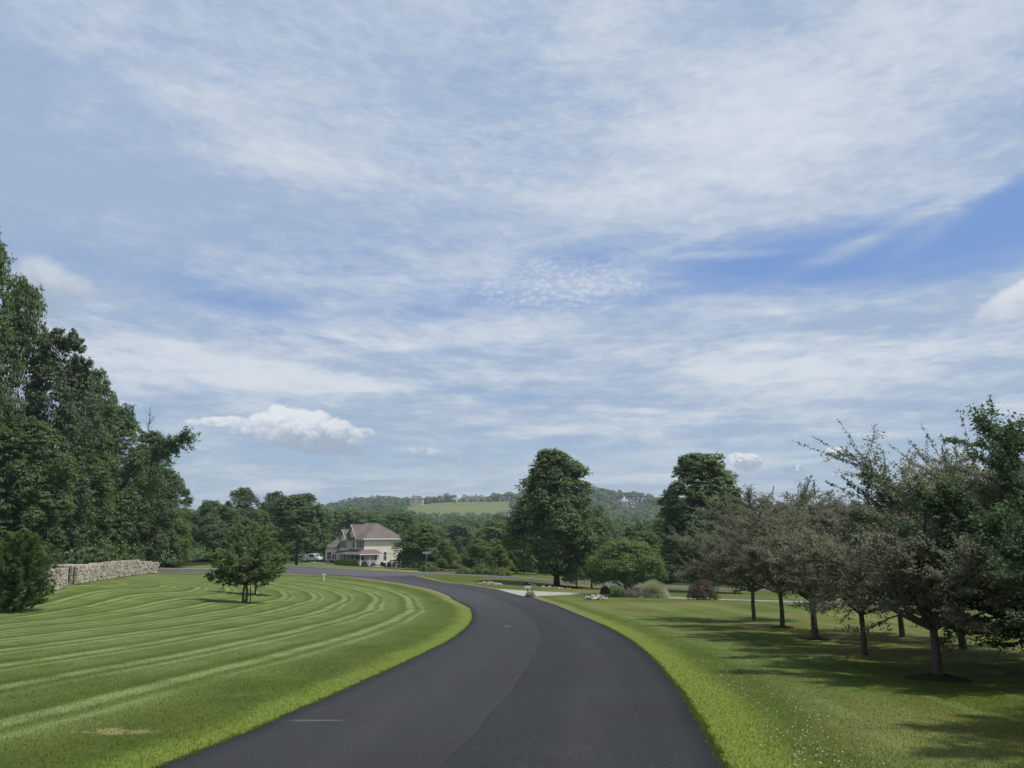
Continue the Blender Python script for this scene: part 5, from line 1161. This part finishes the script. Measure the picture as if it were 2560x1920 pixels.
MB().box(-9.5, 13.5, 0, 10, -6, 6).build('wall', M_BRICK, wh); MB().hip(-10, 14, -.5, 10.5, 6, 8, -5, 9).build('roof', M_SLATE, wh); MB().box(-3.8, 3.8, -1.6, .5, 5.0, 5.8).prism([(-3.8, 5.8), (3.8, 5.8), (0, 7.6)], -1.6, .5).box(-3.4, 3.4, 1.5, 6, 7, 8.8).build('pediment', M_WP, wh)
cm = MB().tube([(0, 0, -3), (0, 0, 5.0)], [.36, .30], 8).mesh('column', [M_WP])
for x in (-3.3, -1.2, 1.2, 3.3): obj('column', cm, wh, (x, -1.2, 0))
cu = MB().box(-1, 1, 2.8, 4.8, 8.8, 10.6).tube([(0, 3.8, 10.6), (0, 3.8, 11.6)], [1.1, .1], 8).build('cupola', M_WP, wh); wm = MB().box(-.9, .9, -.1, -.01, 0, 2.2).mesh('window', [M_WP])
for x in (7.6, 10.6): obj('window', wm, wh, (x, 0, 2.6))
obj('garage_door', MB().box(-1.8, 1.8, -.1, -.01, 0, 2).mesh('garage_door', [M_WP]), wh, (9.6, 0, -1.6)); wins(wh, (-8, -5.6, 5.2), 2.6, 0)
Y0 = 700; sh_ = thing('valley_cottage', 'small white-walled cottage roof showing among the trees below the hay field', 'house', (P(1092, 1104, Y0)[0], Y0, P(1092, 1112, Y0)[1])); MB().box(-4, 4, 0, 6, -6, 2.4).build('wall', M_PALE, sh_); MB().hip(-4.5, 4.5, -.4, 6.4, 2.4, 5, -2, 2).build('roof', M_SLATE, sh_)
# dark hedge line and young trees along the top of the hay field
def clump(name, label, px, py, Y, H, Wd, seed, cat='tree', group=None):
    g = np.random.default_rng(seed); n = 240; q = rdir(g, n); pt = q * [Wd/2, Wd/2, H * .42] * (.7 + .3 * g.random((n, 1))) + [0, 0, H * .55]; v = leaf_quads(pt, q + [0, 0, .5], .9, g, .8); p = G(px, py, Y)
    tag(obj(name, np_mesh(name, v, np.arange(4 * n).reshape(-1, 4), [L_WOOD], None, False, {'shade': np.repeat(g.random(n), 4), 'accent': np.zeros(4 * n)}), None, p), label, cat, group)
for i, (px, lab) in enumerate(((982, 'first from left'), (1001, 'second from left'), (1017, 'third from left'), (1040, 'fourth from left'), (1058, 'rightmost'))): clump('field_tree', lab + ' of the dark trees in a line below the hilltop mansion', px, 1086, 925, 5 + i % 2 * 1.5, 4.5, 500 + i, 'tree', 'small trees along the top of the hay field')

# ---------------------------------------------------------------- haze
XH = 5000
HZ = mat('haze_volume', lambda nt: nt.nodes.new('ShaderNodeBsdfDiffuse').outputs[0])
HAZE = 0.00022
if HAZE > 0:
    nt = HZ.node_tree; nt.nodes.clear(); o = nt.nodes.new('ShaderNodeOutputMaterial'); pv = nt.nodes.new('ShaderNodeVolumePrincipled'); pv.inputs['Color'].default_value = (.80, .88, .96, 1); pv.inputs['Density'].default_value = HAZE; pv.inputs['Anisotropy'].default_value = .3
    nt.links.new(pv.outputs[0], o.inputs['Volume']); zmin = float(gz.min()) - 1; zmax = max(float(gz.max()), 80) + 5
    hb = MB().box(-5600, 5600, -150, 7300, zmin, zmax).build('haze', HZ); tag(hb, kind='stuff')
